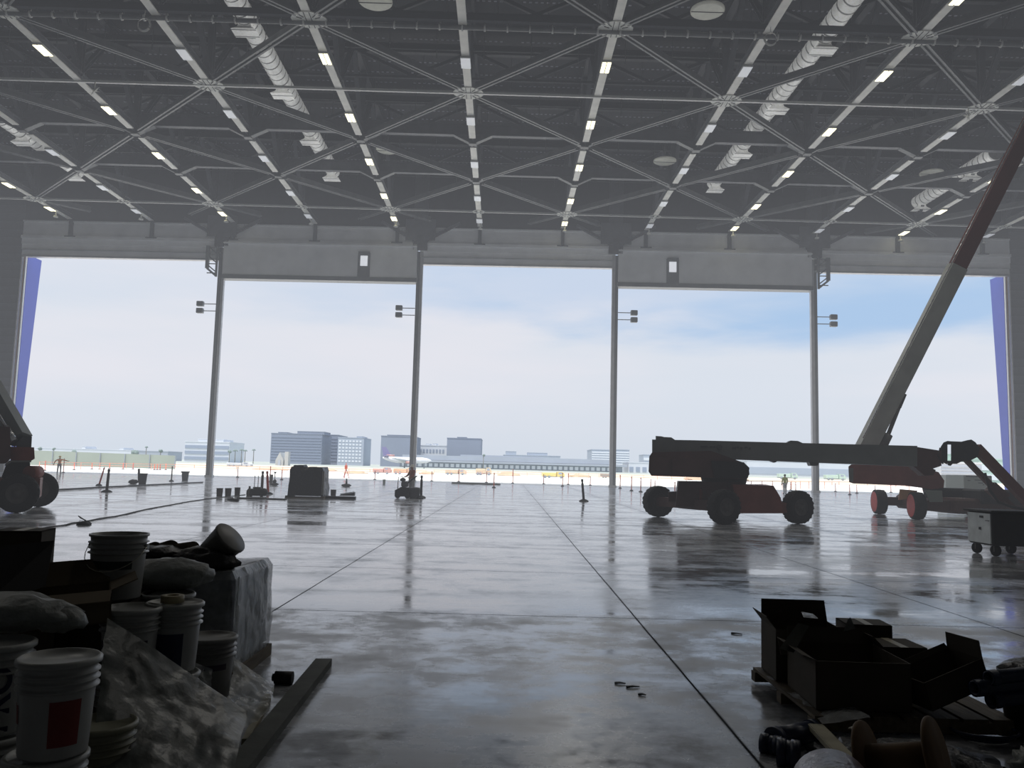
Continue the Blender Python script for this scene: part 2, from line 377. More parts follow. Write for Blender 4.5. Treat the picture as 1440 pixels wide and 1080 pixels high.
for nm, xx, mm, s_ in (('jamb_strip', JL, 'white', 1), ('jamb_strip', JR, 'white', -1)):
    mb = MB()
    for q, w_ in ((0, .1), (.22, .09), (.42, .1)): wbox(mb, xx+s_*q if s_ > 0 else xx-q-w_, xx+s_*q+w_ if s_ > 0 else xx-q, .05, .3, 0, 23.2)
    mb.build(nm, mm, wf)
    mb = MB(); wbox(mb, xx+s_*.31 if s_ > 0 else xx-.37, xx+.37 if s_ > 0 else xx-.31, .1, .2, 0, 23.2); mb.build('jamb_edge', 'red_thin', wf)
# blue fins outside
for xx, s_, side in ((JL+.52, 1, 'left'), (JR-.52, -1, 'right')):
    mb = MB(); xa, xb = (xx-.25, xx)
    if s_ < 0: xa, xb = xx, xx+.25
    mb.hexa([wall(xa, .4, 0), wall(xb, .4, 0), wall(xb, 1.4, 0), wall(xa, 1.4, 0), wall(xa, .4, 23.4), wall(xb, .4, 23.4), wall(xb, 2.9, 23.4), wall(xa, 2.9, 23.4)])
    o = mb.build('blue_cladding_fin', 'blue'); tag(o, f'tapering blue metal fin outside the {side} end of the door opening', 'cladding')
PX = [-30.5, -9.2, 11.6, 32.5]
edges = [JL]+PX+[JR]
names = ['leftmost', 'second', 'middle', 'fourth', 'rightmost']
for k in range(5):
    xa, xb = edges[k]+.3, edges[k+1]-.3
    t = bpy.data.objects.new(f'door_{k+1}', None); C.objects.link(t); t.location = wall((xa+xb)/2, 0, 21)
    bpy.context.view_layer.update()
    if k % 2 == 0:
        tag(t, f'raised {names[k]} hangar door stowed as pale horizontal bands under the header', 'door', kind='structure')
        mb = MB()
        for z0, z1, o_ in ((24.5, 25.1, -.15), (23.9, 24.5, -.05), (23.25, 23.9, .05)): wbox(mb, xa-.3, xb+.3, o_, .45, z0, z1)
        mb.build('door_panel', 'header', t)
        mb = MB(); wbox(mb, xa-.2, xb+.2, -.12, .5, 23.1, 23.3); wbox(mb, xa-.2, xb+.2, -.2, .0, 23.85, 23.93); mb.build('bottom_beam', 'post', t)
    else:
        tag(t, f'raised {names[k]} hangar door hidden in a deep smooth grey box header', 'door', kind='structure')
        mb = MB(); wbox(mb, xa, xb, -.5, .5, 21.5, 25.2); mb.build('door_panel', 'header', t)
        mb = MB(); wbox(mb, xa-.1, xb+.1, -.6, .6, 21.05, 21.5); mb.build('bottom_beam', 'postd', t)
        mb = MB(); wbox(mb, xa, xb, -.7, -.5, 24.85, 25.0); mb.build('top_ledge', 'header', t)
        cx = wall(0, 0)[0]
        px_ = 512 if k == 1 else 945
        X = {1: -15.1, 3: 17.6}[k]
        mb = MB(); wbox(mb, X-.65, X+.65, -.56, -.5, 21.5, 24.1); wbox(mb, X-.6, X+.6, -.75, -.5, 24.1, 24.2)
        q = mb.build('access_hatch', 'postd', t); q['label'] = 'dark hatch with a small bright white square'
        mb = MB(); wbox(mb, X-.38, X+.38, -.6, -.56, 22.7, 23.8); mb.build('hatch_sky_glow', mat('hatch_white_%d' % k, (.85, .87, .9), .5, emit=(.9, .93, 1), es=.5), q)  # emissive pane stands in for sky seen through an opening
pn = ['first', 'second', 'third', 'fourth']
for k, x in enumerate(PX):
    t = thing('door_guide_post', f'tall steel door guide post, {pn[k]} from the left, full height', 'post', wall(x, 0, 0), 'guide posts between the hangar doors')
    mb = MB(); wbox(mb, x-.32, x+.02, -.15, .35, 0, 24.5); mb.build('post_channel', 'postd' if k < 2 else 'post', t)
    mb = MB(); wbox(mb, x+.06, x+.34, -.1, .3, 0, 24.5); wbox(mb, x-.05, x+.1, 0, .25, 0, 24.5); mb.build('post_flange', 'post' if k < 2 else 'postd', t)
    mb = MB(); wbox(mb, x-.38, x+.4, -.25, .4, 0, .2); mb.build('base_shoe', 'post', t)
    s_ = -1 if k < 2 else 1
    a = thing('signal_bracket', f'pair of small boxes on arms near the top of the {pn[k]} post', 'bracket', wall(x+s_*.35, 0, 17.6), 'signal boxes on the posts')
    for z in (18.35, 17.6):
        mb = MB(); mb.bar(wall(x+s_*.36, 0, z), wall(x+s_*1.75, 0, z), .08, .08); mb.build('arm', 'postd', a)
        mb = MB(); c = wall(x+s_*2.05, 0, z); mb.rbox(c-Vector((.36, .25, .27)), c+Vector((.36, .25, .27)), .05); mb.build('signal_box', 'postd', a)
    # column above the post
    mb = MB(); wbox(mb, x-.75, x+.75, -.5, 0, 24.6, ROOFZ); wbox(mb, x-1.6, x+1.6, -.6, -.5, 25.6, 27.9)
    for q in (-1, 1):
        mb.bar(wall(x+q*.5, -.4, 25.6), wall(x+q*4.2, -.4, 27.6), .3, .3)
    o = mb.build('wall_column', 'steel'); tag(o, f'dark steel column with gusset above the {pn[k]} door post', 'column', 'columns above the door posts')
    if k in (0, 3):
        q = s_
        mb = MB(); xa = x+q*.35; xb = x+q*1.35
        for z in (21.6, 22.6, 23.6, 24.4): mb.bar(wall(xa, -.55, z), wall(xb, -.55, z), .1, .1)
        mb.bar(wall(xb, -.55, 22.1), wall(xb, -.55, 24.55), .35, .3); mb.bar(wall(xa, -.55, 21.2), wall(xa, -.55, 24.55), .2, .2); mb.bar(wall(xa, -.55, 21.3), wall(xb, -.55, 22.1), .25, .2)
        for z in (21.7, 22.7, 23.7): mb.bar(wall(xa, -.55, z), wall(xb, -.55, z+.8), .12, .12)
        o = mb.build('door_winch_bracket', 'postd'); tag(o, f'openwork bracket hanging beside the top of the {pn[k]} post', 'bracket')
# small wall brackets under each truss
# ------------------------------------------------------------------ roof structure
def node(i, j, z=HC): return Vector((X0+GX*i, Y0-GS*j, z))
IR = range(-5, 7)
def side(i):
    if i == 0: return 'the centre truss'
    s_ = 'right' if i > 0 else 'left'
    return f'the {ordi(abs(i)-1)} truss {s_} of centre'
for i in IR:
    x = X0+GX*i; yend = wall(x)[1]-.6
    t = thing('roof_truss', f'long pale bottomed roof truss, {side(i)}', 'truss', (x, yend, HC), 'roof trusses running toward the doors')
    mb = MB()
    # the bottom chord jogs up at the two rows of haunched beams
    w = .5
    segs = [(yend, Y0-GS+1.0), (Y0-GS-.9, Y0-2*GS+1.0), (Y0-2*GS-.9, Y0-5*GS+1), (Y0-5*GS-.9, -20)]
    for a, b in segs: mb.bar((x, a, HC+.02), (x, b, HC+.02), w, .06)
    mb.build('bottom_flange', 'chord', t)
    mb = MB(); mb.bar((x, yend, HC+.28), (x, -20, HC+.28), .08, .46); mb.bar((x, yend, HC+.55), (x, -20, HC+.55), w, .06)
    mb.build('chord_web', 'steel', t)
    mb = MB(); mb.ibeam((x, yend, ROOFZ-.35), (x, -20, ROOFZ-.35), .5, .6); mb.build('top_chord', 'darksteel', t)
    for j in range(0, 8):
        y = Y0-GS*j
        mb = MB(); mb.ibeam((x, y, HC+.5), (x, y, ROOFZ-.5), .42, .42, up=(0, 1, 0)); mb.build('web_post', 'steel', t)
        mb = MB(); mb.ibeam((x, y, HC+.5), (x, y-GS/2, ROOFZ-.6), .32, .32); mb.ibeam((x, y-GS, HC+.5), (x, y-GS/2, ROOFZ-.6), .32, .32); mb.build('web_diagonal', 'steel', t)
    # gusset plates
    for j in (0, 3, 4, 6):
        if (i+j) % 2 == 0 and j != 0: continue
        R = 1.0 if (i+j) % 2 else .62
        c = Vector((x, Y0-GS*j, HC-.06)); mb = MB()
        ring = lambda z, q: [c+Vector((R*q*math.cos(a)*1.05, R*q*math.sin(a)*.92, z)) for a in [2*PI*(k+.5)/12 for k in range(12)]]
        mb.loft([ring(0, 1), ring(.05, 1)]); g = mb.build('gusset_plate', 'plate', t)
        mb = MB()
        for a in (.45, .9, PI-.45, PI-.9, -.45, -.9, PI+.45, PI+.9):
            for q in (.5, .68):
                p = c+Vector((math.cos(a), math.sin(a), 0))*R*q; d = Vector((math.cos(a), math.sin(a), 0))*.08
                mb.bar(p-d+Vector((0, 0, -.01)), p+d+Vector((0, 0, -.01)), .05, .03)
        for q in (-.16, .16): mb.bar(c+Vector((q, -R*.85, -.01)), c+Vector((q, R*.85, -.01)), .035, .03)
        mb.build('bolt_row', 'slot', g)
    # bracket to the header
    mb = MB(); yw = wall(x)[1]
    mb.bar((x, yw-.25, 25.3), (x, yw-.25, HC), .35, .3); mb.bar((x-.6, yw-.25, 25.35), (x+.6, yw-.25, 25.35), .3, .1)
    mb.build('end_bracket', 'steel', t)
xa, xb = X0+GX*-5.9, X0+GX*6.45
rown = {0: 'nearest the doors', 1: 'second row from the doors', 2: 'third row from the doors', 3: 'fourth row from the doors', 4: 'fifth row from the doors', 5: 'sixth row from the doors', 6: 'seventh row from the doors'}
for j in (0, 3, 6):
    y = Y0-GS*j
    mb = MB(); mb.bar((xa, y, HC-.02), (xb, y, HC-.02), .17, .17); o = mb.build('tie_beam', 'tie'); tag(o, f'thin bright horizontal steel tie crossing the trusses, {rown[j]}', 'beam')
y = Y0-GS*4
t = thing('sprinkler_pipe', 'grey pipe with collars crossing the trusses, nearest row at frame top', 'pipe', (X0, y, HC))
MB().cyl((xa, y+.2, HC-.1), (xb, y+.2, HC-.1), .14, n=12).build('pipe', 'brace', t)
mb = MB(); mb.bar((xa, y-.25, HC+.2), (xb, y-.25, HC+.2), .3, .35); mb.build('backing_beam', 'darksteel', t)
k = xa+1
while k < xb:
    mb = MB(); mb.cyl((k-.05, y+.2, HC-.1), (k+.05, y+.2, HC-.1), .2, n=12); mb.cyl((k, y+.2, HC-.33), (k, y+.2, HC+.6), .025, n=6); mb.build('pipe_hanger', 'tie', t); k += 1.31
for j in (1, 2, 5):
    y = Y0-GS*j
    t = thing('cross_beam', f'deep dark haunched cross beam dropping at each truss, {rown[j]}', 'beam', (X0, y, HC+.5))
    mb = MB(); mb.ibeam((xa, y, HC+1.05), (xb, y, HC+1.05), .45, 1.0, .07); mb.build('beam', 'steel', t)
    for i in IR:
        x = X0+GX*i; mb = MB()
        for s_ in (-1, 1):
            mb.bar((x+s_*.1, y, HC-.12), (x+s_*1.5, y, HC+.56), .5, .07)
        mb.prism([(x-1.4, y-.04, HC+.55), (x, y-.04, HC-.1), (x+1.4, y-.04, HC+.55)], (0, .08, 0))
        mb.bar((x-.3, y, HC-.14), (x+.3, y, HC-.14), .5, .06)
        mb.build('haunch', 'brace', t)
for j in (0, 1, 2, 3, 4, 5):     # upper cross beams and purlins
    y = Y0-GS*j-GS/2
    mb = MB(); mb.ibeam((xa, y, ROOFZ-.9), (xb, y, ROOFZ-.9), .4, .7, .06)
    for i in range(-5, 6):
        x = X0+GX*i
        mb.bar((x, y, ROOFZ-1), (x+GX/2, y, HC+3.2), .22, .22); mb.bar((x+GX, y, ROOFZ-1), (x+GX/2, y, HC+3.2), .22, .22)
    mb.bar((xa, y, HC+3.1), (xb, y, HC+3.1), .18, .18)
    o = mb.build('upper_cross_truss', 'darksteel'); tag(o, f'dark open cross truss high under the roof deck, {rown[j]}', 'truss')
for k in range(11):
    y = 84-4.43*k
    mb = MB(); mb.bar((xa, y, HC+4.4), (xb, y, HC+4.4), .07, .07)
    x = xa+2+(k % 3)
    while x < xb: mb.bar((x, y, HC+3.7), (x, y, ROOFZ-.02), .05, .05); x += 3.4
    o = mb.build('sprinkler_line', 'brace'); tag(o, f'thin grey sprinkler line with drop rods, {ordi(k)} from the doors', 'pipe', 'sprinkler lines under the roof deck')
# diagonals
cnt = {}
for j in range(-1, 6):
    n_ = 0
    for i in range(-6, 7):
        a = None
        for di in (0, 1):
            # brace between (i+di, j) and (i+1-di, j+1)
            ia, ib = i+di, i+1-di
            if (ia+j) % 2 == 0: continue
            if ia < -5 or ib < -5 or ia > 6 or ib > 6: continue
            a, b = node(ia, j), node(ib, j+1)
            if j == -1:
                f_ = .42; a = b+(a-b)*f_; a.z += .0
            d = (b-a).normalized(); pd = Vector((-d.y, d.x, 0)); a2, b2 = a+d*(.8 if j >= 0 else 0), b-d*.8
            mb = MB(); zz = Vector((0, 0, .12))
            for q in (-.15, .15): mb.bar(a2+pd*q+zz*0, b2+pd*q+zz*0, .13, .16)
            mb.bar(a2+zz*2.2, b2+zz*2.2, .09, .42)
            o = mb.build('diagonal_brace', 'brace')
            row_ = 'against the door header' if j == -1 else f'{ordi(j)} bay row from doors'
            tag(o, f'double angle diagonal roof brace, {row_}, {ordi(min(n_,14))} from left', 'brace', 'diagonal roof braces'); n_ += 1
# ------------------------------------------------------------------ lights
def fixture(i, y, lit, label, last):
    x = X0+GX*i; t = thing('high_bay_light', label, 'ceiling light', (x, y, HC-.2), 'lit yellow twin lamps under the trusses' if lit else 'unlit white panels under the trusses')
    MB().rbox((x-.32, y-.72, HC-.14), (x+.32, y+.72, HC-.01), .03).build('lamp_housing', 'lamp_body', t)
    if lit:
        for q in (-.155, .155): MB().box((x+q-.115, y-.68, HC-.18), (x+q+.115, y+.68, HC-.14)).build('lamp_tube', 'lamp_on', t)
    else:
        MB().box((x-.3, y-.66, HC-.17), (x+.3, y+.66, HC-.14)).build('diffuser', 'lamp_off', t)
    if last:
        MB().cyl((x+.1, y+1., HC-.1), (x+.1, y+1., HC-.55), .07, n=8).cyl((x+.1, y+1., HC-.55), (x+.1, y+1., HC-.7), .2, .25, n=10).build('sensor', 'plate', t)
for i in IR:
    for k, j in enumerate((-.32, .5, 1.5, 2.5, 3.5, 4.5)):
        lit = i % 2 == 1
        lab = ('lit yellow twin tube light' if lit else 'dull white unlit light panel')+f', {ordi(k)} from doors on {side(i)}'
        fixture(i, Y0-GS*j, lit, lab, k == 0)
# ducts
def duct(px1, py1, px2, py2, z, r, label, y_end=None):
    d = ray(px1, py1); t_ = (z-CAMZ)/d.z; a = Vector((d.x*t_, d.y*t_, z))
    d = ray(px2, py2); t_ = (z-CAMZ)/d.z; b = Vector((d.x*t_, d.y*t_, z))
    X = (a.x+b.x)/2; ya, yb = a.y-4, b.y
    t = thing('spiral_duct', label, 'duct', (X, yb, z))
    prof = []; k = yb
    n_ = int((yb-ya)/.22)
    for q in range(n_): prof += [(r*(1.0 if q % 3 else 1.035), q*.22)]
    MB().lathe(prof, (X, yb, z), (0, -1, 0), 20, True).build('duct_body', 'duct', t)
    yy = yb-1
    for q in range(4):
        yq = yb-.6-q*8.9
        if yq < ya: break
        mb = MB(); mb.loft([[Vector((X+sx_*w_, yq+sy_*l_, z+zz)) for sx_, sy_ in ((-1, -1), (1, -1), (1, 1), (-1, 1))] for zz, w_, l_ in ((-r*.6, r*.55, .3), (-r*1.15, r*.7, .38), (-r*1.55, r*1.25, .55))])
        mb.build('diffuser_boot', 'duct', t)
        mb = MB(); 
        for s_ in (-1, 1): mb = MB(); mb.bar((X+s_*r*1.05, yq+2, z), (X+s_*r*1.05, yq+2, ROOFZ), .04, .04); mb.build('hanger', 'steel', t)
DZ = HC+2.2
duct(340, 18, 470, 242, DZ, .62, 'bright spiral ventilation duct in the roof, left of centre')
duct(1180, 18, 1005, 258, DZ, .62, 'bright spiral ventilation duct in the roof, right of centre')
duct(10, 178, 120, 242, DZ, .62, 'bright spiral ventilation duct at the far left of the roof')
duct(1440, 238, 1225, 283, DZ, .62, 'bright spiral ventilation duct at the far right of the roof')
for px, py, lab in ((528, 4, 'round pale ceiling disc at the top edge, left of centre'), (995, 17, 'round pale ceiling disc with a seam at the top edge, right of centre'), (545, 212, 'round pale ceiling disc left of the centre truss, farther from viewer'), (935, 228, 'round pale ceiling disc right of the centre truss, farther from viewer'), (1310, 245, 'round pale ceiling disc among the right trusses')):
    z = HC+1.7; d = ray(px, py); k = (z-CAMZ)/d.z; c = Vector((d.x*k, d.y*k, z))
    t = thing('ceiling_fan_disc', lab, 'ceiling disc', c, 'round discs hanging in the roof')
    MB().lathe([(.9, 0), (1., .06), (1., .16), (.3, .3)], c, (0, 0, 1), 28, True).build('disc', 'disc', t)
    MB().bar(c+Vector((-.98, 0, -.01)), c+Vector((.98, 0, -.01)), .05, .03).build('seam', 'slot', t)
    MB().cyl(c+Vector((0, 0, .25)), c+Vector((0, 0, 4.3)), .06, n=8).build('drop_rod', 'steel', t)
for px, py, s_ in ((202, 34, 'left'), (1084, 54, 'right')):
    y = Y0-GS*4; c = dp(px, py, y-.75); mb = MB()
    for q in range(3): mb.tube([c+Vector((math.cos(a)*(.33+.02*q), .04*q, math.sin(a)*(.36+.02*q))) for a in [2*PI*k/20 for k in range(21)]], .025, 6)
    mb.tube([c+Vector((0, 0, .38)), c+Vector((.0, .1, .9))], .02, 6)
    o = mb.build('cable_coil', 'tie'); tag(o, f'coiled cable hanging from the roof pipe on the {s_}', 'cable')
for px, py, s_ in ((133, 128, 'left'), (1362, 163, 'right')):
    c = dp(px, py, 50.5); mb = MB(); random.seed(px)
    for q in range(14):
        d = Vector((random.uniform(-1, 1), random.uniform(-1, 1), random.uniform(-.6, .6)))*.4
        mb.bar(c, c+d, .09, .03, .02, .01)
    mb.bar(c, c+Vector((0, 0, .6)), .05, .05)
    o = mb.build('reflective_tape', 'plate'); tag(o, f'ragged pale tangle of wrap stuck to the {s_} roof truss', 'wrap')
# ------------------------------------------------------------------ lifts
def wheel(parent, c, axis, R, w, tyre='tyre', hubm='hub', face='hub', name='wheel', offw=None):
    c = Vector(c); ax = Vector(axis).normalized()
    mb = MB(); h = w/2
    mb.lathe([(R*.52, -h*.75), (R*.86, -h), (R*.97, -h*.75), (R, -h*.3), (R, h*.3), (R*.97, h*.75), (R*.86, h), (R*.52, h*.75)], c, ax, 32)
    # tread lugs
    u = Vector((0, 0, 1)); x = ax.cross(u).normalized()
    for k in range(20):
        a = 2*PI*k/20; d = x*math.cos(a)+u*math.sin(a); tg = -x*math.sin(a)+u*math.cos(a)
        for s_ in (-1, 1):
            p = c+d*R*.985+ax*h*.45*s_+tg*(.04*s_); mb.bar(p-ax*h*.38-tg*.03*s_-d*.02, p+ax*h*.38+tg*.03*s_-d*.02, .1, .03, up=d)
    o = mb.build(name, tyre, parent)
    mb = MB(); mb.lathe([(R*.54, -h*.76), (R*.5, -h*.45), (R*.2, -h*.4), (R*.16, -h*.75), (.0001, -h*.75)], c, ax, 28); mb.lathe([(.0001, h*.75), (R*.16, h*.75), (R*.2, h*.4), (R*.5, h*.45), (R*.54, h*.76)], c, ax, 28)
    for k in range(8):
        a = 2*PI*k/8; p = c+(x*math.cos(a)+u*math.sin(a))*R*.3
        mb.cyl(p-ax*h*.5, p+ax*h*.5, .025, n=6)
    if face == 'full':
        mb.lathe([(.0001, h*.98), (R*.3, h*.97), (R*.8, h*.99), (R*.86, h*.96)], c, ax, 28); mb.lathe([(.0001, -h*.98), (R*.3, -h*.97), (R*.8, -h*.99), (R*.86, -h*.96)], c, ax, 28)
    mb.build('hub', hubm, o); return o
EXT = [0.]
def poly(mb, pts, Y, thick):    # side profile measured at depth Y, built that thick along the machine's own width
    return mb.prism([dp(x, y, Y) for x, y in pts], (EXT[0]*thick, thick, 0))
EXT[0] = .19
# lift 1 --------------------------------------------------------
A = Vector((7.72, 28.9, 0)); B = Vector((10.78, 30.3, 0)); Cc = Vector((6.15, 32.6, 0)); Dd = B+Cc-A
ctr = (A+B+Cc+Dd)/4
L1 = thing('boom_lift', 'large dark red telescopic boom lift with its long grey boom lowered level', 'boom lift', (ctr.x, ctr.y, 0))
roll = (B-A).normalized(); ax = Vector((-roll.y, roll.x, 0))
R1 = .6
for p in (A, B, Cc, Dd): wheel(L1, p+Vector((0, 0, R1)), ax if p is not Cc else (ax+roll*.1), R1, .48)
mb = MB(); mb.bar(A+Vector((0, 0, R1)), Cc+Vector((0, 0, R1)), .35, .35); mb.build('axle', 'jlgd', L1)
mb = MB(); mb.bar(B+Vector((0, 0, R1)), Dd+Vector((0, 0, R1)), .35, .35); mb.build('axle', 'jlgd', L1)
mb = MB()
a_, b_ = (A+Cc)/2, (B+Dd)/2
mid_ = (a_+b_)/2
mb.bar(a_+Vector((0, 0, .78)), b_+Vector((0, 0, .78)), 1.3, .75)
mb.build('chassis', 'jlg', L1)
mb = MB(); poly(mb, [(954, 677), (1042, 678), (1044, 716), (1010, 714), (950, 712)], 30.2, 2.2); mb.build('chassis_box', 'jlgd', L1)
mb = MB(); poly(mb, [(1030, 681), (1088, 683), (1098, 700), (1102, 722), (1040, 722)], 29.6, 2.2); mb.build('chassis_cover', 'jlg', L1)
mb = MB(); poly(mb, [(1098, 706), (1118, 709), (1118, 720), (1098, 722)], 30., .8); mb.build('axle_beam', 'jlg', L1)
mb = MB(); poly(mb, [(940, 692), (956, 691), (956, 705), (940, 705)], 31., .8); mb.build('axle_beam', 'jlgd', L1)
mb = MB(); c = (dp(1018, 676, 31)); mb.cyl((c.x, 31, 1.2), (c.x, 31, 1.62), .75, .85, n=28); mb.build('turntable_ring', 'black', L1)
mb = MB(); poly(mb, [(913, 642), (917, 636), (1000, 634), (1044, 650), (1053, 657), (1054, 667), (1049, 674), (1005, 672), (916, 669), (912, 663)], 29.6, 2.7); T1 = mb.build('turret', 'jlgd', L1)
mb = MB(); poly(mb, [(915, 643), (940, 643), (940, 667), (917, 666)], 29.55, .05); poly(mb, [(945, 644), (990, 646), (990, 668), (945, 667)], 29.55, .05); mb.build('engine_hood', 'jlgd', T1)
mb = MB(); poly(mb, [(1000, 648), (1046, 650), (1054, 658), (1052, 672), (1005, 672)], 29.5, .1); mb.build('turret_nose', 'black', T1)
bm_ = MB(); poly(bm_, [(917, 618), (975, 619), (1150, 623.5), (1290, 627), (1290, 656), (1165, 651), (1060, 647), (917, 641)], 30.5, .9); BO = bm_.build('main_boom', 'boom', L1)
mb = MB(); poly(mb, [(922, 613), (930, 613.5), (934, 614.5), (944, 615), (950, 619), (950, 640), (922, 640)], 30.3, 1.3); mb.build('boom_pivot', 'boom', L1)
mb = MB(); poly(mb, [(1106, 623), (1112, 619.5), (1122, 620), (1130, 623.5)], 30.6, .6); poly(mb, [(1084, 648), (1090, 650.5), (1094, 648)], 30.6, .6); poly(mb, [(1138, 650), (1140, 655), (1150, 655), (1152, 650)], 30.6, .6); mb.build('boom_guide', 'boom', BO)
mb = MB(); poly(mb, [(1280, 627), (1318, 633), (1324, 634), (1324, 655), (1312, 659), (1316, 661), (1313, 668), (1300, 669), (1285, 656)], 30.6, .7); mb.build('fly_boom', 'jlgd', L1)
EXT[0] = .525
mb = MB(); poly(mb, [(1320, 636), (1323, 628), (1327, 622), (1332.5, 620), (1332.5, 653), (1326, 650), (1322, 648)], 30.7, .5); poly(mb, [(1332.5, 620), (1337.5, 620.5), (1337.5, 624.5), (1332.5, 624.5)], 30.7, .5)
poly(mb, [(1332.5, 648), (1337.5, 648), (1340, 652), (1337, 655), (1333, 654)], 30.7, .5)
poly(mb, [(1337.5, 620.5), (1352, 621), (1360, 619), (1366, 618), (1372, 622), (1378, 631), (1374, 643), (1364, 648), (1352, 649), (1346, 652), (1337.5, 652)], 30.7, .5); mb.build('knuckle', 'black', L1)
EXT[0] = .19
mb = MB(); mb.bar(dp(1372, 629, 30.9), dp(1490, 752, 30.9), .3, .33); J = mb.build('jib_arm', 'boomred', L1)
mb = MB(); mb.bar(dp(1358, 646, 30.9), dp(1432, 722, 30.9), .2, .17); mb.bar(dp(1392, 684, 30.9), dp(1412, 702, 30.9), .3, .42); mb.build('jib_link', 'jlgd', L1)
mb = MB(); mb.tube([dp(1385, 665, 30.5), dp(1392, 690, 30.4), dp(1404, 706, 30.4), dp(1420, 712, 30.4), dp(1440, 716, 30.4)], .05); mb.build('hydraulic_hose', 'black', L1); mb = MB(); mb.tube([dp(1322, 630, 30.5), dp(1319, 641, 30.4), dp(1326, 652, 30.5)], .03)
mb.build('hydraulic_hose', 'black', L1)
mb = MB(); b0 = dp(1500, 750, 30.9)
for z in (.15, .65, 1.2):
    for q in ((0, -1.1, 1), (0, 1.1, 1)): mb.bar((b0.x, 30.9+q[1], z), (b0.x+.9, 30.9+q[1], z), .05, .05)
    mb.bar((b0.x, 29.8, z), (b0.x, 32, z), .05, .05); mb.bar((b0.x+.9, 29.8, z), (b0.x+.9, 32, z), .05, .05)
for x in (0, .9):
    for y in (29.8, 30.9, 32): mb.bar((b0.x+x, y, .1), (b0.x+x, y, 1.2), .05, .05)
mb.box((b0.x, 29.8, .1), (b0.x+.9, 32, .15)); mb.build('platform', 'jlg', L1)
# lettering on the boom, as on the photographed machine
def bend_text(s, size, mname, parent, M4, radius=None, name='lettering'):
    cu = bpy.data.curves.new('lettering', 'FONT'); cu.body = s; cu.size = size; cu.align_x = 'CENTER'; cu.align_y = 'CENTER'; cu.extrude = .003 if radius is None else .0008
    o = bpy.data.objects.new('tmp', cu); C.objects.link(o); dg = bpy.context.evaluated_depsgraph_get()
    me = bpy.data.meshes.new_from_object(o.evaluated_get(dg)); bpy.data.objects.remove(o)
    off = base_of(parent)
    for v in me.vertices:
        p = v.co.copy()
        if radius:
            th = p.x/radius; rr = radius+.002+p.z
            p = Vector((rr*math.sin(th), -rr*math.cos(th), p.y))
        else: p = Vector((p.x, -p.z, p.y))
        v.co = (M4 @ p)-off
    me.materials.append(M[mname]); q = bpy.data.objects.new(name, me); C.objects.link(q); q.parent = parent; return q
mb = MB()      # faint worn decals on the boom side, too worn to read
q = dp(1012, 629, 30.46); mb.lathe([(.07, 0), (.1, 0), (.1, .02), (.07, .02)], q, (0, -1, 0), 14, True)
for x0, w_, dy in ((985, 10, 0), (998, 8, 0), (1030, 5, 1), (1036, 3, 0), (1041, 3, 1), (1047, 4, 0), (1053, 3, 1)): poly(mb, [(x0, 627+dy+(x0-985)*.02), (x0+w_, 627+dy+(x0-985)*.02), (x0+w_, 629+dy*2+(x0-985)*.02), (x0, 629+dy*2+(x0-985)*.02)], 30.47, .03)
mb.build('worn_decal', 'steel', BO)
EXT[0] = .42
# lift 2 --------------------------------------------------------
L2 = thing('boom_lift', 'red boom lift with red wheel faces and its boom raised to the roof', 'boom lift', (20.3, 37.6, 0))
for (x, y) in ((18.1, 39.9), (17.75, 35.6), (22.6, 39.9), (22.4, 35.6)):
    wheel(L2, (x, y, .58), (-1, .12, 0), .58, .5, hubm='jlgred', face='full')
mb = MB(); mb.bar((18.1, 39.9, .62), (22.6, 39.9, .62), .35, .4); mb.build('axle', 'jlgd', L2)
mb = MB(); mb.bar((17.75, 35.6, .62), (22.4, 35.6, .62), .35, .4); mb.build('axle', 'jlgd', L2)
mb = MB(); mb.rbox((19.1, 35.0, .3), (23.4, 40.4, .95), .1); mb.build('chassis', 'jlgd', L2)
mb = MB(); mb.rbox((20.1, 34.8, .75), (23.6, 36.4, 1.35), .08); mb.build('equipment_tray', 'black', L2)
mb = MB(); mb.cyl((19.9, 37.4, .9), (19.9, 37.4, 1.35), .8, .9, n=28); mb.build('turntable_ring', 'black', L2)
mb = MB(); poly(mb, [(1193, 656), (1197, 653), (1290, 655), (1320, 664), (1328, 676), (1327, 686), (1310, 688), (1272, 683), (1200, 680), (1194, 678)], 36.3, 2.4); mb.build('turret', 'jlg', L2)
mb = MB(); poly(mb, [(1194, 658), (1200, 658), (1200, 678), (1194, 677)], 36.25, .1); mb.build('turret_end_panel', 'bucketgrey', L2)
mb = MB(); poly(mb, [(1266, 688), (1290, 690), (1289, 700), (1264, 703)], 36.4, .5); mb.build('tan_crate', 'tancrate', L2)
mb = MB(); poly(mb, [(1301, 690), (1325, 690), (1326, 706), (1308, 706)], 35.0, .3); mb.build('battery_box', 'contd', L2)
def bpt(t_): 
    a = dp(1212, 640, 37.2); b = dp(1514, 45, 34.5); return a+(b-a)*t_
mb = MB(); mb.bar(bpt(0), bpt(.45), .5, .76, .5, .72, up=(-1, 0, 0)); BM = mb.build('lower_boom', 'boompale', L2)
mb = MB(); mb.bar(bpt(.43), bpt(1), .42, .66, .4, .6, up=(-1, 0, 0)); mb.build('upper_boom', 'boomred', L2)
mb = MB(); mb.cyl(dp(1240, 630, 37), dp(1249, 611, 37), .2, .2); mb.cyl(dp(1249, 611, 37), dp(1265, 570, 37), .09, .09); mb.bar(dp(1260, 572, 37), dp(1268, 553, 37), .3, .35); mb.build('lift_cylinder', 'hub', L2)
pts = [bpt(.03+.9*k/12)+Vector((-.36, -.3, .2)) for k in range(13)]
mb = MB(); mb.tube(pts, .03, 6); mb.build('hydraulic_line', 'chrome', L2)
EXT[0] = -.58
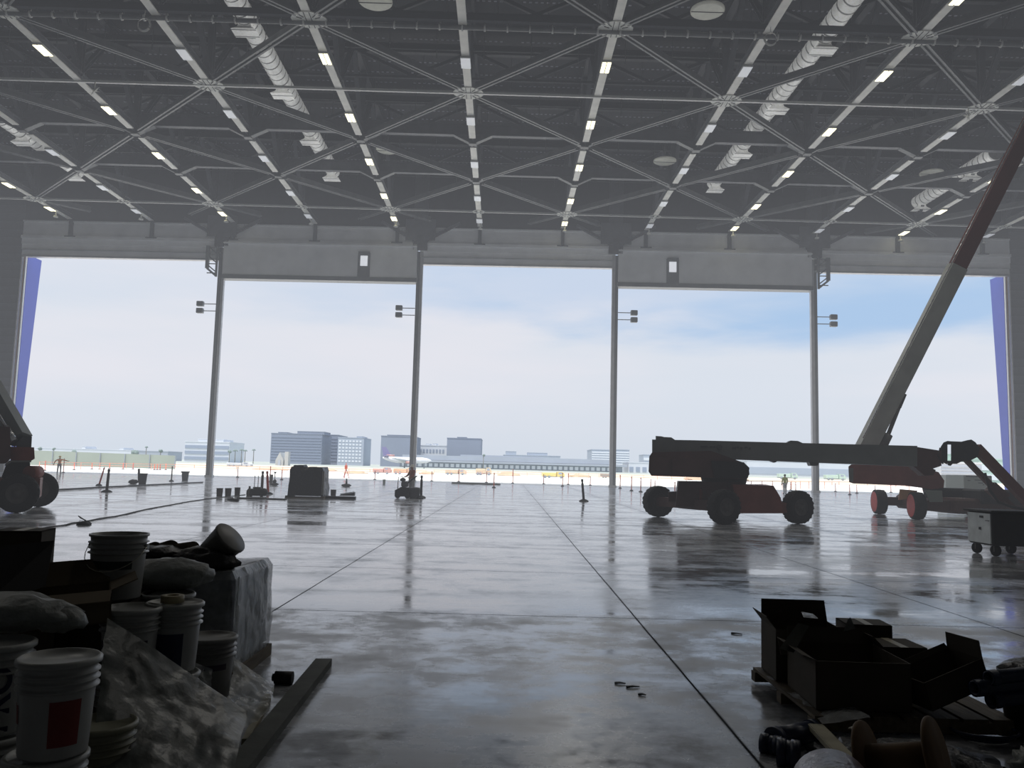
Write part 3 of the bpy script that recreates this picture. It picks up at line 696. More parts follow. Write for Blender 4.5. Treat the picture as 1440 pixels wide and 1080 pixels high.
# lift 3 (left edge) ---------------------------------------------
L3 = thing('boom_lift', 'boom lift cut off by the left edge, red body and black wheel', 'boom lift', (-16.6, 26.6, 0))
wheel(L3, (-14.75, 25.9, .6), (.45, -.9, 0), .6, .5)
wheel(L3, (-17.6, 24.6, .6), (.45, -.9, 0), .6, .5)
wheel(L3, (-15.9, 29.2, .6), (.45, -.9, 0), .6, .5)
mb = MB(); mb.bar((-17.9, 25.3, .75), (-14.6, 26.9, .75), 1.6, .6); mb.build('chassis', 'jlg', L3)
mb = MB(); poly(mb, [(-60, 597), (14, 600), (15, 645), (8, 652), (-60, 652)], 25.6, 2.2); mb.build('turret', 'jlgd', L3)
mb = MB(); poly(mb, [(14, 628), (48, 629), (49, 645), (44, 648), (15, 648)], 25.8, 1.6); mb.build('front_cowl', 'jlg', L3)
mb = MB(); poly(mb, [(13, 647.5), (44, 647.5), (44, 650), (16, 650), (8, 655), (6, 654)], 25.5, .1); mb.build('trim_edge', 'bucketgrey', L3)
mb = MB(); poly(mb, [(13, 650), (42, 650), (44, 668), (30, 690), (-5, 690), (8, 655)], 26.1, 1.2); mb.build('axle_housing', 'black', L3)
mb = MB(); mb.cyl(dp(46, 664, 26.2)-Vector((0, .2, 0)), dp(46, 664, 26.2)+Vector((0, .3, 0)), .2, n=16); mb.build('winch_drum', 'jlg', L3)
mb = MB(); poly(mb, [(33, 613), (45, 614), (44, 632), (24, 632), (22, 624)], 25.9, .7); mb.build('boom_foot', 'steel', L3)
mb = MB(); mb.bar(dp(26, 618, 26.2), dp(-180, 255, 27.5), .6, .62, .55, .5, up=(-1, 0, 0)); mb.build('boom', 'boom', L3)
mb = MB(); mb.cyl(dp(20, 620, 25.7), dp(8, 600, 25.7), .1, n=10); mb.cyl(dp(8, 600, 25.7), dp(-18, 556, 25.8), .05, n=8); mb.build('lift_cylinder', 'chrome', L3)
# ------------------------------------------------------------------ cart
c0 = thing('rolling_cabinet', 'dark rolling cabinet with pale side on four casters below the jib', 'cart', (11.8, 19.7, 0))
MB().rbox((11.36, 19.28, .24), (12.45, 20.3, 1.0), .03).build('cabinet_body', 'black', c0)
MB().box((11.335, 19.33, .28), (11.36, 20.26, .97)).build('side_panel', 'cartpale', c0)['label'] = 'pale grey side panel with dark latch marks'
MB().box((11.32, 19.6, .86), (11.334, 19.74, .91)).box((11.32, 19.36, .8), (11.334, 19.5, .815)).box((11.32, 19.7, .58), (11.334, 19.78, .64)).build('latch', 'black', c0)
MB().rbox((11.3, 19.2, 1.0), (12.5, 20.4, 1.05), .015).build('lid', 'black', c0)
MB().tube([(12.5, 19.4, .8), (12.65, 19.4, .8), (12.65, 20.2, .8), (12.5, 20.2, .8)], .02).build('push_handle', 'black', c0)
for (x, y) in ((11.45, 20.1), (11.5, 19.42), (12.3, 19.42), (12.3, 20.15)):
    o = MB().lathe([(.03, -.035), (.11, -.035), (.13, -.02), (.13, .02), (.11, .035), (.03, .035)], (x, y, .13), (.9, .4, 0), 20, True).build('caster', 'tyre', c0)
    MB().bar((x, y, .1), (x, y, .26), .09, .05).build('fork', 'hub', o)
# ------------------------------------------------------------------ people
def skin(name, joints, bones, m, parent, sub=2):
    me = bpy.data.meshes.new(name); off = base_of(parent)
    keys = list(joints); me.from_pydata([tuple(Vector(joints[k][0])-off) for k in keys], [(keys.index(a), keys.index(b)) for a, b in bones], [])
    me.materials.append(M[m]); o = bpy.data.objects.new(name, me); C.objects.link(o); o.parent = parent
    sk = o.modifiers.new('skin', 'SKIN'); sk.use_smooth_shade = True
    lay = me.skin_vertices[0] if me.skin_vertices else None
    if lay is None:
        bpy.context.view_layer.objects.active = o; lay = me.skin_vertices[0]
    for k, d in zip(keys, lay.data):
        r = joints[k][1]; d.radius = (r, r) if not isinstance(r, tuple) else r; d.use_root = False
    lay.data[0].use_root = True
    ss = o.modifiers.new('subsurf', 'SUBSURF'); ss.levels = 1; ss.render_levels = sub
    return o
def person(label, base, yaw, arms, vestm, legm, hatm, hat, stride=.12, lean=0., h=1.76, cat='person'):
    base = Vector(base); t = thing('person', label, cat, base)
    ca, sa = math.cos(yaw), math.sin(yaw); s = h/1.76
    def W(x, y, z): x *= s; y *= s; z *= s; y += lean*max(0, z-.9); return base+Vector((x*ca-y*sa, x*sa+y*ca, z))   # y is forward
    J = {'pelvis': (W(0, 0, .95), .12), 'waist': (W(0, 0, 1.1), .115), 'chest': (W(0, 0, 1.32), .14), 'neck': (W(0, 0, 1.5), .055), 'head': (W(0, .02, 1.6), .085), 'crown': (W(0, .0, 1.7), .075), 'nose': (W(0, .1, 1.62), .022)}
    bones = [('pelvis', 'waist'), ('waist', 'chest'), ('chest', 'neck'), ('neck', 'head'), ('head', 'crown'), ('head', 'nose')]
    for q, s_ in (('l', -1), ('r', 1)):
        fy = stride*s_
        J['hip'+q] = (W(.1*s_, 0, .9), .1); J['knee'+q] = (W(.12*s_, fy*.6+.02, .49), .062); J['ankle'+q] = (W(.13*s_, fy, .1), .045); J['toe'+q] = (W(.15*s_, fy+.17, .045), .04)
        bones += [('pelvis', 'hip'+q), ('hip'+q, 'knee'+q), ('knee'+q, 'ankle'+q), ('ankle'+q, 'toe'+q)]
        sh, el, wr, hd = arms[q]
        J['sh'+q] = (W(.19*s_, 0, 1.43), .062); J['el'+q] = (W(*el), .045); J['wr'+q] = (W(*wr), .033); J['hd'+q] = (W(*hd), .035)
        bones += [('chest', 'sh'+q), ('sh'+q, 'el'+q), ('el'+q, 'wr'+q), ('wr'+q, 'hd'+q)]
        w_, h_ = Vector(wr), Vector(hd); dd = (h_-w_).normalized(); sd = dd.cross(Vector((0, 1, 0))); sd = sd.normalized() if sd.length > .1 else Vector((1, 0, 0))
        for f_ in range(4):
            J[f'f{q}{f_}'] = (W(*(h_+dd*(.085-.008*abs(f_-1))+sd*(.02*(f_-1.5)))), .009); bones.append(('hd'+q, f'f{q}{f_}'))
        J[f't{q}'] = (W(*(w_+dd*.05+sd*-.05)), .011); bones.append(('wr'+q, f't{q}'))
    skin('body', J, bones, 'skin', t)
    g = lambda k, r: (J[k][0], r)
    tj = {k: g(k, r) for k, r in (('waist', .145), ('chest', .172), ('pelvis', .14), ('shl', .078), ('shr', .078), ('ell', .062), ('elr', .062), ('wrl', .05), ('wrr', .05))}
    skin('shirt', tj, [('waist', 'chest'), ('pelvis', 'waist'), ('chest', 'shl'), ('chest', 'shr'), ('shl', 'ell'), ('shr', 'elr'), ('ell', 'wrl'), ('elr', 'wrr')], vestm, t)
    lj = {k: g(k, r) for k, r in (('pelvis', .14), ('hipl', .115), ('hipr', .115), ('kneel', .085), ('kneer', .085), ('anklel', .07), ('ankler', .07))}
    skin('trousers', lj, [('pelvis', 'hipl'), ('pelvis', 'hipr'), ('hipl', 'kneel'), ('hipr', 'kneer'), ('kneel', 'anklel'), ('kneer', 'ankler')], legm, t)
    for q in 'lr':
        a, b = J['ankle'+q][0], J['toe'+q][0]
        MB().tube([a+Vector((0, 0, .03)), a+Vector((0, 0, -.04)), b], [.06, .062, .045], 10).build('boot', 'boots', t)
    c = W(0, 0, 1.66)
    if hat:
        MB().lathe([(.155, -.0), (.15, .02), (.128, .025), (.12, .08), (.08, .14), (.01, .165)], c, (0, 0, 1), 20, True).build('hard_hat', hatm, t)
    else:
        MB().blob(c+Vector((0, 0, .03)), (.11, .115, .1), amp=.15).build('hair', 'hair', t)
    return t
down = {'l': (0, (-.25, .0, 1.15), (-.24, .12, .92), (-.24, .16, .84)), 'r': (0, (.25, .0, 1.15), (.24, .12, .92), (.24, .16, .84))}
person('worker in orange vest and yellow hard hat walking outside with arms spread', (-45.3, 86.6, 0), .25, {'l': (0, (-.42, 0, 1.25), (-.5, -.03, .98), (-.52, -.02, .9)), 'r': (0, (.48, 0, 1.36), (.74, .04, 1.3), (.82, .05, 1.3))}, 'vest', 'jeans', 'helmet', True, .1)
pb = fl(577, 697); person('worker in brown shirt standing behind the concrete machine by a post', (pb.x, pb.y+.6, 0), PI*.75, {'l': (0, (-.27, .1, 1.18), (-.2, .34, 1.08), (-.19, .42, 1.07)), 'r': (0, (.27, .1, 1.18), (.2, .34, 1.08), (.19, .42, 1.07))}, 'shirtb', 'paleleg', 'helmetw', True, .03, h=1.74)
pb = fl(1104, 694.5); person('worker in yellow green vest standing outside beyond the long boom', (pb.x, pb.y, 0), 0.1, down, 'vestg', 'paleleg', 'helmet', False, .1, h=1.78)
# ------------------------------------------------------------------ mid-distance gear
def delineator(px, py, hpx, m, label, leanx=0., group=None, base=True, w=.05):
    p = fl(px, py); h = hpx*p.y/F; t = thing('delineator_post', label, 'post', p, group)
    d = Vector((leanx*p.y/F, 0, h))
    r = max(w, .0005*p.y)
    MB().lathe([(r*1.15, .02), (r, h*.1), (r*.95, h*.8), (r*.7, h*.82), (r*.7, h*.87), (r*.95, h*.9), (r*.9, h)], p, d, 12, True).build('post', m, t)
    if base: MB().lathe([(r*3.8, 0), (r*3.8, .03), (r*2.8, .08), (r*1.5, .12)], p, (0, 0, 1), 20, True).build('rubber_base', 'black', t)
    return t
delineator(139, 683, 26, 'delred', 'leaning red delineator post on the left of the hangar floor', 6)
delineator(150, 692, 32, 'deldark', 'dark upright delineator post in front of the leaning red one', 1, w=.07)
delineator(241, 677, 21, 'deldark', 'thin dark delineator post between the two dark bins', 0)
delineator(368, 693, 30, 'deldark', 'dark delineator post standing behind the small compressor', 0, w=.08)
delineator(377, 695, 32, 'delred', 'dark red delineator post leaning left of the wrapped pallet', -3, w=.07)
delineator(592, 700, 31, 'black', 'black delineator post right of the worker and machine', 0, w=.07)
delineator(821, 705, 31, 'black', 'black delineator post tilting left, alone on the open floor', -3, w=.07)
def bucket_mesh(t, p, h, r, m='bucketgrey', ribs=True):
    prof = [(.001, 0), (r*.86, 0), (r*.87, .01), (r*.93, h*.62)]
    if ribs:
        for k, z in enumerate((.66, .74, .82)): prof += [(r*.94, h*z), (r*1.02, h*(z+.01)), (r*1.02, h*(z+.03)), (r*.95, h*(z+.04))]
    prof += [(r*.97, h*.97), (r*1.03, h*.975), (r*1.03, h), (r*.95, h), (r*.93, h*.9)]
    return MB().lathe(prof, p, (0, 0, 1), 32).build('bucket_body', m, t)
def far_bucket(px, py, wpx, hpx, m, label, group=None, cat='bucket'):
    p = fl(px, py); t = thing('bucket', label, cat, p, group); r = wpx*p.y/F/2; h = hpx*p.y/F
    bucket_mesh(t, p, h, r, m); MB().lathe([(r*1.03, h*.97), (r*1.03, h*1.03), (.001, h*1.04)], p, (0, 0, 1), 24).build('lid', m, t)
far_bucket(308.5, 698, 9, 11, 'hub', 'leftmost of three grey buckets beside the compressor', 'grey buckets in a row on the floor')
far_bucket(320.5, 698, 9, 11, 'hub', 'middle of three grey buckets beside the compressor', 'grey buckets in a row on the floor')
far_bucket(333.5, 697, 8, 11, 'hub', 'rightmost of three grey buckets beside the compressor', 'grey buckets in a row on the floor')
far_bucket(468.5, 699, 8, 10, 'hub', 'small grey bucket right of the black wrapped pallet')
far_bucket(540, 681, 4, 6.5, 'contd', 'tiny pale drum on the floor left of the worker')
far_bucket(381, 681, 5, 13, 'hub', 'narrow dark bin behind the delineators near the wrapped pallet', None, 'bin')
# jug
p = fl(350.5, 697); t = thing('jug', 'grey plastic jug between buckets and compressor', 'jug', p)
MB().lathe([(.001, 0), (.14, 0), (.15, .05), (.15, .25), (.06, .36), (.05, .44), (.001, .44)], p).build('jug_body', 'hub', t); MB().cyl(p+Vector((0, 0, .44)), p+Vector((0, 0, .48)), .05).build('cap', 'black', t)
# compressor
p = fl(362, 698); t = thing('compressor', 'small dark wheeled compressor with tall wire handle', 'compressor', p)
MB().rbox(p+Vector((-.36, -.2, .02)), p+Vector((.42, .25, .38)), .05).blob(p+Vector((.3, 0, .22)), (.22, .22, .2)).build('motor_body', 'black', t)
MB().rbox(p+Vector((-.22, -.15, .38)), p+Vector((.15, .15, .47)), .03).build('top_cover', 'hub', t)
MB().tube([p+Vector((-.18, 0, .4)), p+Vector((-.18, 0, 1.02)), p+Vector((.0, 0, 1.02)), p+Vector((.0, 0, .4))], .018).build('handle', 'hub', t)
for q in (-.25, .25): MB().lathe([(.02, -.03), (.1, -.03), (.1, .03), (.02, .03)], p+Vector((q, -.22, .1)), (0, 1, 0), 16, True).build('wheel', 'tyre', t)
# trash bins left
p = fl(200, 681); t = thing('trash_bin', 'dark bin with a post sticking out and lid lying beside it', 'bin', p)
MB().lathe([(.001, 0), (.23, 0), (.29, .68), (.33, .7), (.33, .74), (.27, .74), (.22, .1)], p).build('bin_body', 'black', t)
MB().cyl(p+Vector((-.2, -.05, .1)), p+Vector((-.28, -.05, 1.05)), .08, n=10).build('inner_post', 'deldark', t)
MB().blob(p+Vector((-.6, 0, .15)), (.34, .2, .17), amp=.2, flat=.15).build('slumped_sack', 'blackbag', t)
p = fl(260, 676); t = thing('trash_bin', 'round dark bin with rim, nearest the leftmost door post', 'bin', p)
MB().lathe([(.001, 0), (.23, 0), (.29, .66), (.35, .68), (.35, .78), (.28, .78), (.22, .1)], p).build('bin_body', 'black', t); MB().tube([p+Vector((-.36, 0, .7)), p+Vector((-.4, 0, .66)), p+Vector((-.36, 0, .6))], .02).build('handle', 'black', t)
# small floor scrubber light
p = fl(386, 683); t = thing('floor_brush', 'small dark floor tool with upright stick and cap', 'tool', p)
MB().blob(p+Vector((0, 0, .1)), (.3, .2, .12), amp=.2, flat=.1).blob(p+Vector((0, 0, .3)), (.14, .14, .16), amp=.2).build('tool_head', 'black', t)
MB().cyl(p+Vector((0, 0, .3)), p+Vector((0, 0, .95)), .03).cyl(p+Vector((0, 0, .9)), p+Vector((0, 0, 1.02)), .05, .12).build('stick', 'black', t)
# tripod
p = fl(486, 672.5); t = thing('survey_tripod', 'orange headed tripod standing by the apron edge', 'tripod', p)
for a in (0, 2.1, 4.2): MB().cyl(p+Vector((math.cos(a)*.42, math.sin(a)*.42, 0)), p+Vector((0, 0, 1.15)), .04, n=8).build('leg', 'delred', t)
MB().rbox(p+Vector((-.16, -.14, 1.1)), p+Vector((.16, .14, 1.55)), .05).cyl(p+Vector((0, 0, 1.5)), p+Vector((0, 0, 1.8)), .05).build('instrument', 'orange', t)
p = fl(487, 684.5); t = thing('floor_tool', 'small black floor tool in front of the orange tripod', 'tool', p)
MB().blob(p+Vector((0, 0, .1)), (.38, .25, .13), amp=.2, flat=.1).build('tool_head', 'black', t); MB().cyl(p+Vector((0, 0, .1)), p+Vector((0, 0, .62)), .09, .05).build('stick', 'black', t)
# wrapped pallet mid
p = fl(428, 701); t = thing('wrapped_pallet', 'tall black plastic wrapped pallet standing in the middle left floor', 'pallet', p)
def rough_block(c, sx_, sy_, h, seed, amp=.06, n=10, taper=.06, m_=8):
    mb = MB(); rings = []
    for k in range(m_+1):
        z = h*k/m_; ring = []
        tp = 1-taper*k/m_
        if k == m_: tp *= .93
        for i in range(4*n):
            s_ = i // n; f = (i % n)/n*2-1
            x, y = [(f, -1), (1, f), (-f, 1), (-1, -f)][s_]
            v = Vector((x*sx_*tp, y*sy_*tp, z)); d = Vector((x, y, 0)).normalized()
            q = noise.noise(v*2.3+Vector((seed, 0, 0)))*amp+noise.noise(v*7+Vector((seed, 0, 0)))*amp*.35
            ring.append(Vector(c)+v+d*q+Vector((0, 0, q*.5 if k else 0)))
        rings.append(ring)
    return mb.loft(rings, True, False)
rough_block(p+Vector((.05, .7, .12)), .86, .7, 1.42, 3, .07).build('wrapped_load', 'blackbag', t)
MB().box(p+Vector((-.95, -.05, 0)), p+Vector((.95, 1.45, .05))).box(p+Vector((-.95, 0, .05)), p+Vector((-.8, 1.4, .12))).box(p+Vector((.8, 0, .05)), p+Vector((.95, 1.4, .12))).build('pallet_base', 'wood', t)
rough_block(p+Vector((-.45, .6, 1.4)), .32, .3, .22, 5, .1, 5, .2, 4).build('top_bundle', 'blackbag', t)
MB().box(p+Vector((.82, -.02, .2)), p+Vector((.93, .06, 1.35))).build('film_edge', 'bucketgrey', t)
def plank(a, b, w, h, m, label, cat='board', name='board'):
    a = Vector(a); b = Vector(b); o = MB().bar(a+Vector((0, 0, h/2)), b+Vector((0, 0, h/2)), w, h).bar(a+Vector((0, 0, h+.004)), b+Vector((0, 0, h+.004)), w*.9, .008).build(name, m); return tag(o, label, cat)
plank(fl(457, 701), fl(500, 702), .4, .12, 'black', 'flat dark board lying right of the wrapped pallet')
p = fl(489, 701); o = MB().prism([p+Vector((-.45, 0, .13)), p+Vector((.32, 0, .13)), p+Vector((.32, 0, .32)), p+Vector((-.35, 0, .2))], (0, .3, 0)).prism([p+Vector((-.4, .05, .2)), p+Vector((.28, .05, .32)), p+Vector((.28, .05, .35)), p+Vector((-.4, .05, .23))], (0, .2, 0)).build('wedge_ramp', 'steel'); tag(o, 'dark wedge shaped ramp on the board beside the wrapped pallet', 'ramp')
plank(fl(334, 701), fl(402, 703), .25, .05, 'cable', 'thin dark strip lying between buckets and wrapped pallet')
plank(fl(636, 680), fl(703, 682), .5, .14, 'greywood', 'long grey plank lying along the apron edge', name='plank')
o = MB().tube([fl(321, 703)+Vector((0, 0, .04)), fl(326, 704)+Vector((0, 0, .06)), fl(334, 705)+Vector((0, 0, .04))], .06).box(fl(322, 703), fl(324, 703)+Vector((.1, .1, .12))).build('hand_tool', 'black'); tag(o, 'small black tool lying in front of the three grey buckets', 'tool')
# cables
def cable(pts, r, label, name='cable'):
    P = [fl(*q)+Vector((0, 0, r)) for q in pts]; out = []
    for k in range(len(P)-1):
        for s_ in range(5): out.append(P[k].lerp(P[k+1], s_/5)+Vector((math.sin((k*5+s_)*1.3)*.04, 0, 0)))
    out.append(P[-1]); o = MB().tube(out, r, 6).build(name, 'cable'); return tag(o, label, 'cable')
cable([(-10, 758), (40, 747), (85, 740), (112, 735), (160, 727), (230, 712), (290, 702), (345, 696)], .018, 'thin dark cable crossing the left floor with a knot')
cable([(45, 692), (100, 689), (150, 686), (230, 682), (285, 679)], .05, 'thicker dark hose lying behind the delineators on the left', 'hose')
p = fl(118, 737.5); mb = MB()
for k in range(3): mb.tube([p+Vector((math.cos(a)*(.16-.03*k), math.sin(a)*.2, .02+.018*k)) for a in [2*PI*i/14 for i in range(15)]], .018, 6)
mb.tube([fl(125, 737)+Vector((0, 0, .03)), fl(110, 733)+Vector((0, 0, .14)), fl(113, 730)+Vector((0, 0, .03)), fl(120, 733)+Vector((0, 0, .03))], .015, 6)
o = mb.build('coiled_cable', 'cable'); tag(o, 'small dark coil of cable on the left floor', 'cable')
# concrete saw / machine
p = fl(566, 701); t = thing('concrete_saw', 'dark walk behind concrete machine with angled handle in front of worker', 'machine', p)
MB().prism([p+Vector((-.42, 0, .1)), p+Vector((.45, 0, .1)), p+Vector((.45, 0, .55)), p+Vector((-.1, 0, .6)), p+Vector((-.42, 0, .42))], (0, .6, 0)).build('machine_body', 'black', t)
MB().rbox(p+Vector((-.12, .1, .6)), p+Vector((.25, .5, .9)), .06).blob(p+Vector((-.05, .3, .98)), (.16, .14, .1)).build('engine', 'steel', t)
MB().tube([p+Vector((.1, .2, .7)), p+Vector((.45, .1, 1.0)), p+Vector((.72, .1, 1.2))], .035).build('handle_bar', 'black', t)
MB().tube([p+Vector((-.3, .2, .5)), p+Vector((-.28, .2, 1.1)), p+Vector((-.1, .2, 1.15)), p+Vector((.0, .2, 1.05))], .02).build('guard_rail', 'wood', t)
MB().lathe([(.001, 0), (.24, 0), (.29, .5), (.3, .5), (.3, .56), (.2, .6), (.001, .6)], p+Vector((.62, .1, 0))).build('slurry_tank', 'steel', t)
for q in (-.25, .25): MB().lathe([(.03, -.04), (.14, -.04), (.14, .04), (.03, .04)], p+Vector((q, -.05, .14)), (0, 1, 0), 18, True).build('wheel', 'tyre', t)
MB().rbox(p+Vector((.4, -.1, 0)), p+Vector((1.1, .3, .07)), .02).build('skid_plate', 'black', t)
# ------------------------------------------------------------------ outside: fence posts and mesh
fence = [(334, 671.5, 15), (396, 675, 14), (379.5, 678, 22), (527, 675, 13), (607, 677, 14), (645, 678, 18), (684, 679, 16), (694.5, 686, 21), (721, 680, 20), (764.5, 681, 14), (791, 684, 19), (799, 682, 16), (830, 683, 13), (872, 687, 19), (888, 690.5, 20), (901, 692, 20), (915, 690, 16), (949, 698, 20), (921, 689, 13), (1119, 692, 14), (1112, 690, 12), (1175, 692, 12), (1195, 696, 14), (1205, 694, 12), (1231, 695, 12), (1253, 693, 11),
         (63, 662, 14), (89, 665, 20), (104, 661, 10), (129, 660, 9), (140, 660, 9), (154, 659, 8), (173, 660, 9), (187, 660, 9), (217, 661, 8), (221, 661, 8), (225, 661, 8), (233, 661, 9)]
for k, (x, y, h) in enumerate(fence):
    where = 'left of the leftmost door post' if x < 294 else 'between the first and second door posts' if x < 580 else 'between the second and third door posts' if x < 862 else 'between the third and fourth door posts' if x < 1147 else 'right of the fourth door post'
    seg = [q for q in sorted(fence) if ((q[0] < 294) == (x < 294)) and ((q[0] < 580) == (x < 580)) and ((q[0] < 862) == (x < 862)) and ((q[0] < 1147) == (x < 1147))]
    delineator(x, y, h, 'orange' if k % 3 else 'delred', f'orange barrier post outside {where}, {ordi(min(14, seg.index((x, y, h))))} from left', 0, 'orange barrier posts on the apron', base=True, w=.045)
def rail_fence(pts, label, h=1.0, m='palerail'):
    P = [fl(*q) for q in pts]; t = thing('barrier_fence', label, 'fence', P[0]); mb = MB(); m2 = MB()
    for a, b in zip(P[:-1], P[1:]):
        for z in (h*.95, h*.6): mb.bar(a+Vector((0, 0, z)), b+Vector((0, 0, z)), .03, .07)
        n_ = max(1, int((b-a).length/3))
        for k in range(n_): c = a.lerp(b, k/n_); m2.bar(c, c+Vector((0, 0, h)), .07, .07)
    mb.build('rail', m, t); m2.build('stakes', m, t)
rail_fence([(55, 660), (140, 660.5), (246, 662), (300, 663.5), (430, 667), (520, 669), (600, 671)], 'long orange barrier fence across the left of the apron')
rail_fence([(610, 668), (700, 670), (800, 672), (905, 676), (1010, 680)], 'long orange barrier fence across the right of the apron')
rail_fence([(1040, 689), (1100, 688), (1180, 687), (1260, 689), (1340, 693)], 'orange barrier fence behind the boom lifts')
# green screened fence
a, b = dp(40, 655, 170), dp(246, 660, 150)
t = thing('screened_fence', 'long green screened fence at the far left of the apron', 'fence', (a.x, a.y, 0))
MB().hexa([(a.x-30, 170, 0), (b.x, 150, 0), (b.x, 150.2, 0), (a.x-30, 170.2, 0), (a.x-30, 170, 3.2), (b.x, 150, 2.4), (b.x, 150.2, 2.4), (a.x-30, 170.2, 3.2)]).build('screen', 'screen', t)
mb = MB()
for k in range(14): q = Vector((a.x-30, 169.8, 0)).lerp(Vector((b.x, 149.8, 0)), k/13); mb.bar(q, q+Vector((0, 0, 3.2-.8*k/13)), .12, .12)
mb.build('fence_posts', 'term2', t)
# ------------------------------------------------------------------ far buildings
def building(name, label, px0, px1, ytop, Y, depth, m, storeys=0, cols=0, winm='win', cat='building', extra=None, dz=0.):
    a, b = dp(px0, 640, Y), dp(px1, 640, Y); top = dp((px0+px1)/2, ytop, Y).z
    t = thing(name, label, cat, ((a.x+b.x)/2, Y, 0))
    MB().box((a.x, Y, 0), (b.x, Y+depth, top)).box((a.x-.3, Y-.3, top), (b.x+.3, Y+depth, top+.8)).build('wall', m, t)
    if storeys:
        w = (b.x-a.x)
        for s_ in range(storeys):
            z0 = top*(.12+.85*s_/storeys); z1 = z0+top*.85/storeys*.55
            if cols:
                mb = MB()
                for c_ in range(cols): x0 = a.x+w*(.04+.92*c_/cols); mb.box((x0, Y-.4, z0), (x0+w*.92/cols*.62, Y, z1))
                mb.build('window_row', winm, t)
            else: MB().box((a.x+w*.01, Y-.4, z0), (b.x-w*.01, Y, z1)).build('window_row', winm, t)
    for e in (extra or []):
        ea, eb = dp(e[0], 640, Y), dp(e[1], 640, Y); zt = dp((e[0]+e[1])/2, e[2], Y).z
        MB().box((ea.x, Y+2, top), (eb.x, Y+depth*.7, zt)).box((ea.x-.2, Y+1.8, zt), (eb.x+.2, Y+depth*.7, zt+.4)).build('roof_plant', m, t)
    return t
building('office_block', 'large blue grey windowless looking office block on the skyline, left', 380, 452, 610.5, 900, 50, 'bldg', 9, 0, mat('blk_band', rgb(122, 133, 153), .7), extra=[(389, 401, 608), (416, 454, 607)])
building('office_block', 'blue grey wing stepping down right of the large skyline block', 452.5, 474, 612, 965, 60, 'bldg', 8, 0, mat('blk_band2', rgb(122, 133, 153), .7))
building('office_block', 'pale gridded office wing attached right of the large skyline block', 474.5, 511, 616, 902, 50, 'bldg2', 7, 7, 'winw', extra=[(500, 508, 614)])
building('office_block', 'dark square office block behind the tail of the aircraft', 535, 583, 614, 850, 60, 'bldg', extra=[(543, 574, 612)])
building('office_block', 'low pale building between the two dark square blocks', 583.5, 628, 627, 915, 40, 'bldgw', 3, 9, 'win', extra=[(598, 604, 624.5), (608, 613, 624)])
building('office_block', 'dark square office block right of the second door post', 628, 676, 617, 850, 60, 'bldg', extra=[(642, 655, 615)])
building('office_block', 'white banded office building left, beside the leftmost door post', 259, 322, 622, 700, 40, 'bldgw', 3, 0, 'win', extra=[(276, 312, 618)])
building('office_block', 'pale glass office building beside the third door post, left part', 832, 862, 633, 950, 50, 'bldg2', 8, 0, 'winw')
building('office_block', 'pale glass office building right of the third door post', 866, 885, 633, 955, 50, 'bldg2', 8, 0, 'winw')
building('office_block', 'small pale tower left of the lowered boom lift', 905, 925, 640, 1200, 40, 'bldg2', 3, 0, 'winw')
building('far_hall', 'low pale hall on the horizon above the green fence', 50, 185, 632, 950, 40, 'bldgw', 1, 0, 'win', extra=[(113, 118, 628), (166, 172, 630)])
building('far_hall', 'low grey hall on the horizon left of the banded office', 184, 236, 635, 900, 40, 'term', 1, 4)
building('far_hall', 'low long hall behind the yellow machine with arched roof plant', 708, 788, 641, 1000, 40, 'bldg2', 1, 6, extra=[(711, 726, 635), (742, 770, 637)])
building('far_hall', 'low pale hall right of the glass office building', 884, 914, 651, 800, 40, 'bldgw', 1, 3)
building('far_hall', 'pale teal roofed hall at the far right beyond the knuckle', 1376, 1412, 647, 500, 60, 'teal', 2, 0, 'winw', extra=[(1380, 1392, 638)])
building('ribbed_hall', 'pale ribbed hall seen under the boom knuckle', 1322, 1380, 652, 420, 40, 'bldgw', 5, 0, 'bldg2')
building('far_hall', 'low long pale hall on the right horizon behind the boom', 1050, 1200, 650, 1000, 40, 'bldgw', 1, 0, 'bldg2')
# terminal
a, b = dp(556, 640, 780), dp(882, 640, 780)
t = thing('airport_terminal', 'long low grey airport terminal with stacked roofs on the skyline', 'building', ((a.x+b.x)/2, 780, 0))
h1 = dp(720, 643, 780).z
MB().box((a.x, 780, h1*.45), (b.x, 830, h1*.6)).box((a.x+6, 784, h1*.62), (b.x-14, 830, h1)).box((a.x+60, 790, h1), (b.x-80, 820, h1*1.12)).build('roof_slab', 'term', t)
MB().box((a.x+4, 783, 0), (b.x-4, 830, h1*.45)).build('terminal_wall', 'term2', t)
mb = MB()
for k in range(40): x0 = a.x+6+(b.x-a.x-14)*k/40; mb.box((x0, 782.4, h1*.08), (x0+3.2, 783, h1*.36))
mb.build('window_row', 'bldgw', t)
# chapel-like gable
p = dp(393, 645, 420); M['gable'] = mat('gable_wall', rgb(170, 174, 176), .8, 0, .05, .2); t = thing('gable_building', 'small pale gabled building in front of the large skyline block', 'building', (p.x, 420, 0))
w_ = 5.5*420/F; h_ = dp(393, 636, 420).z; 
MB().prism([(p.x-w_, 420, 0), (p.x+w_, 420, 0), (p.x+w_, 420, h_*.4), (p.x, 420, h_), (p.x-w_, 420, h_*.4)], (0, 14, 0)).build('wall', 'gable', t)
MB().box((p.x+w_*1.3, 420, 0), (p.x+w_*2.2, 424, h_*1.05)).build('chimney_tower', 'gable', t); MB().box((p.x-w_*.3, 419.6, 0), (p.x+w_*.3, 420, h_*.4)).build('doorway', 'bldg2', t)
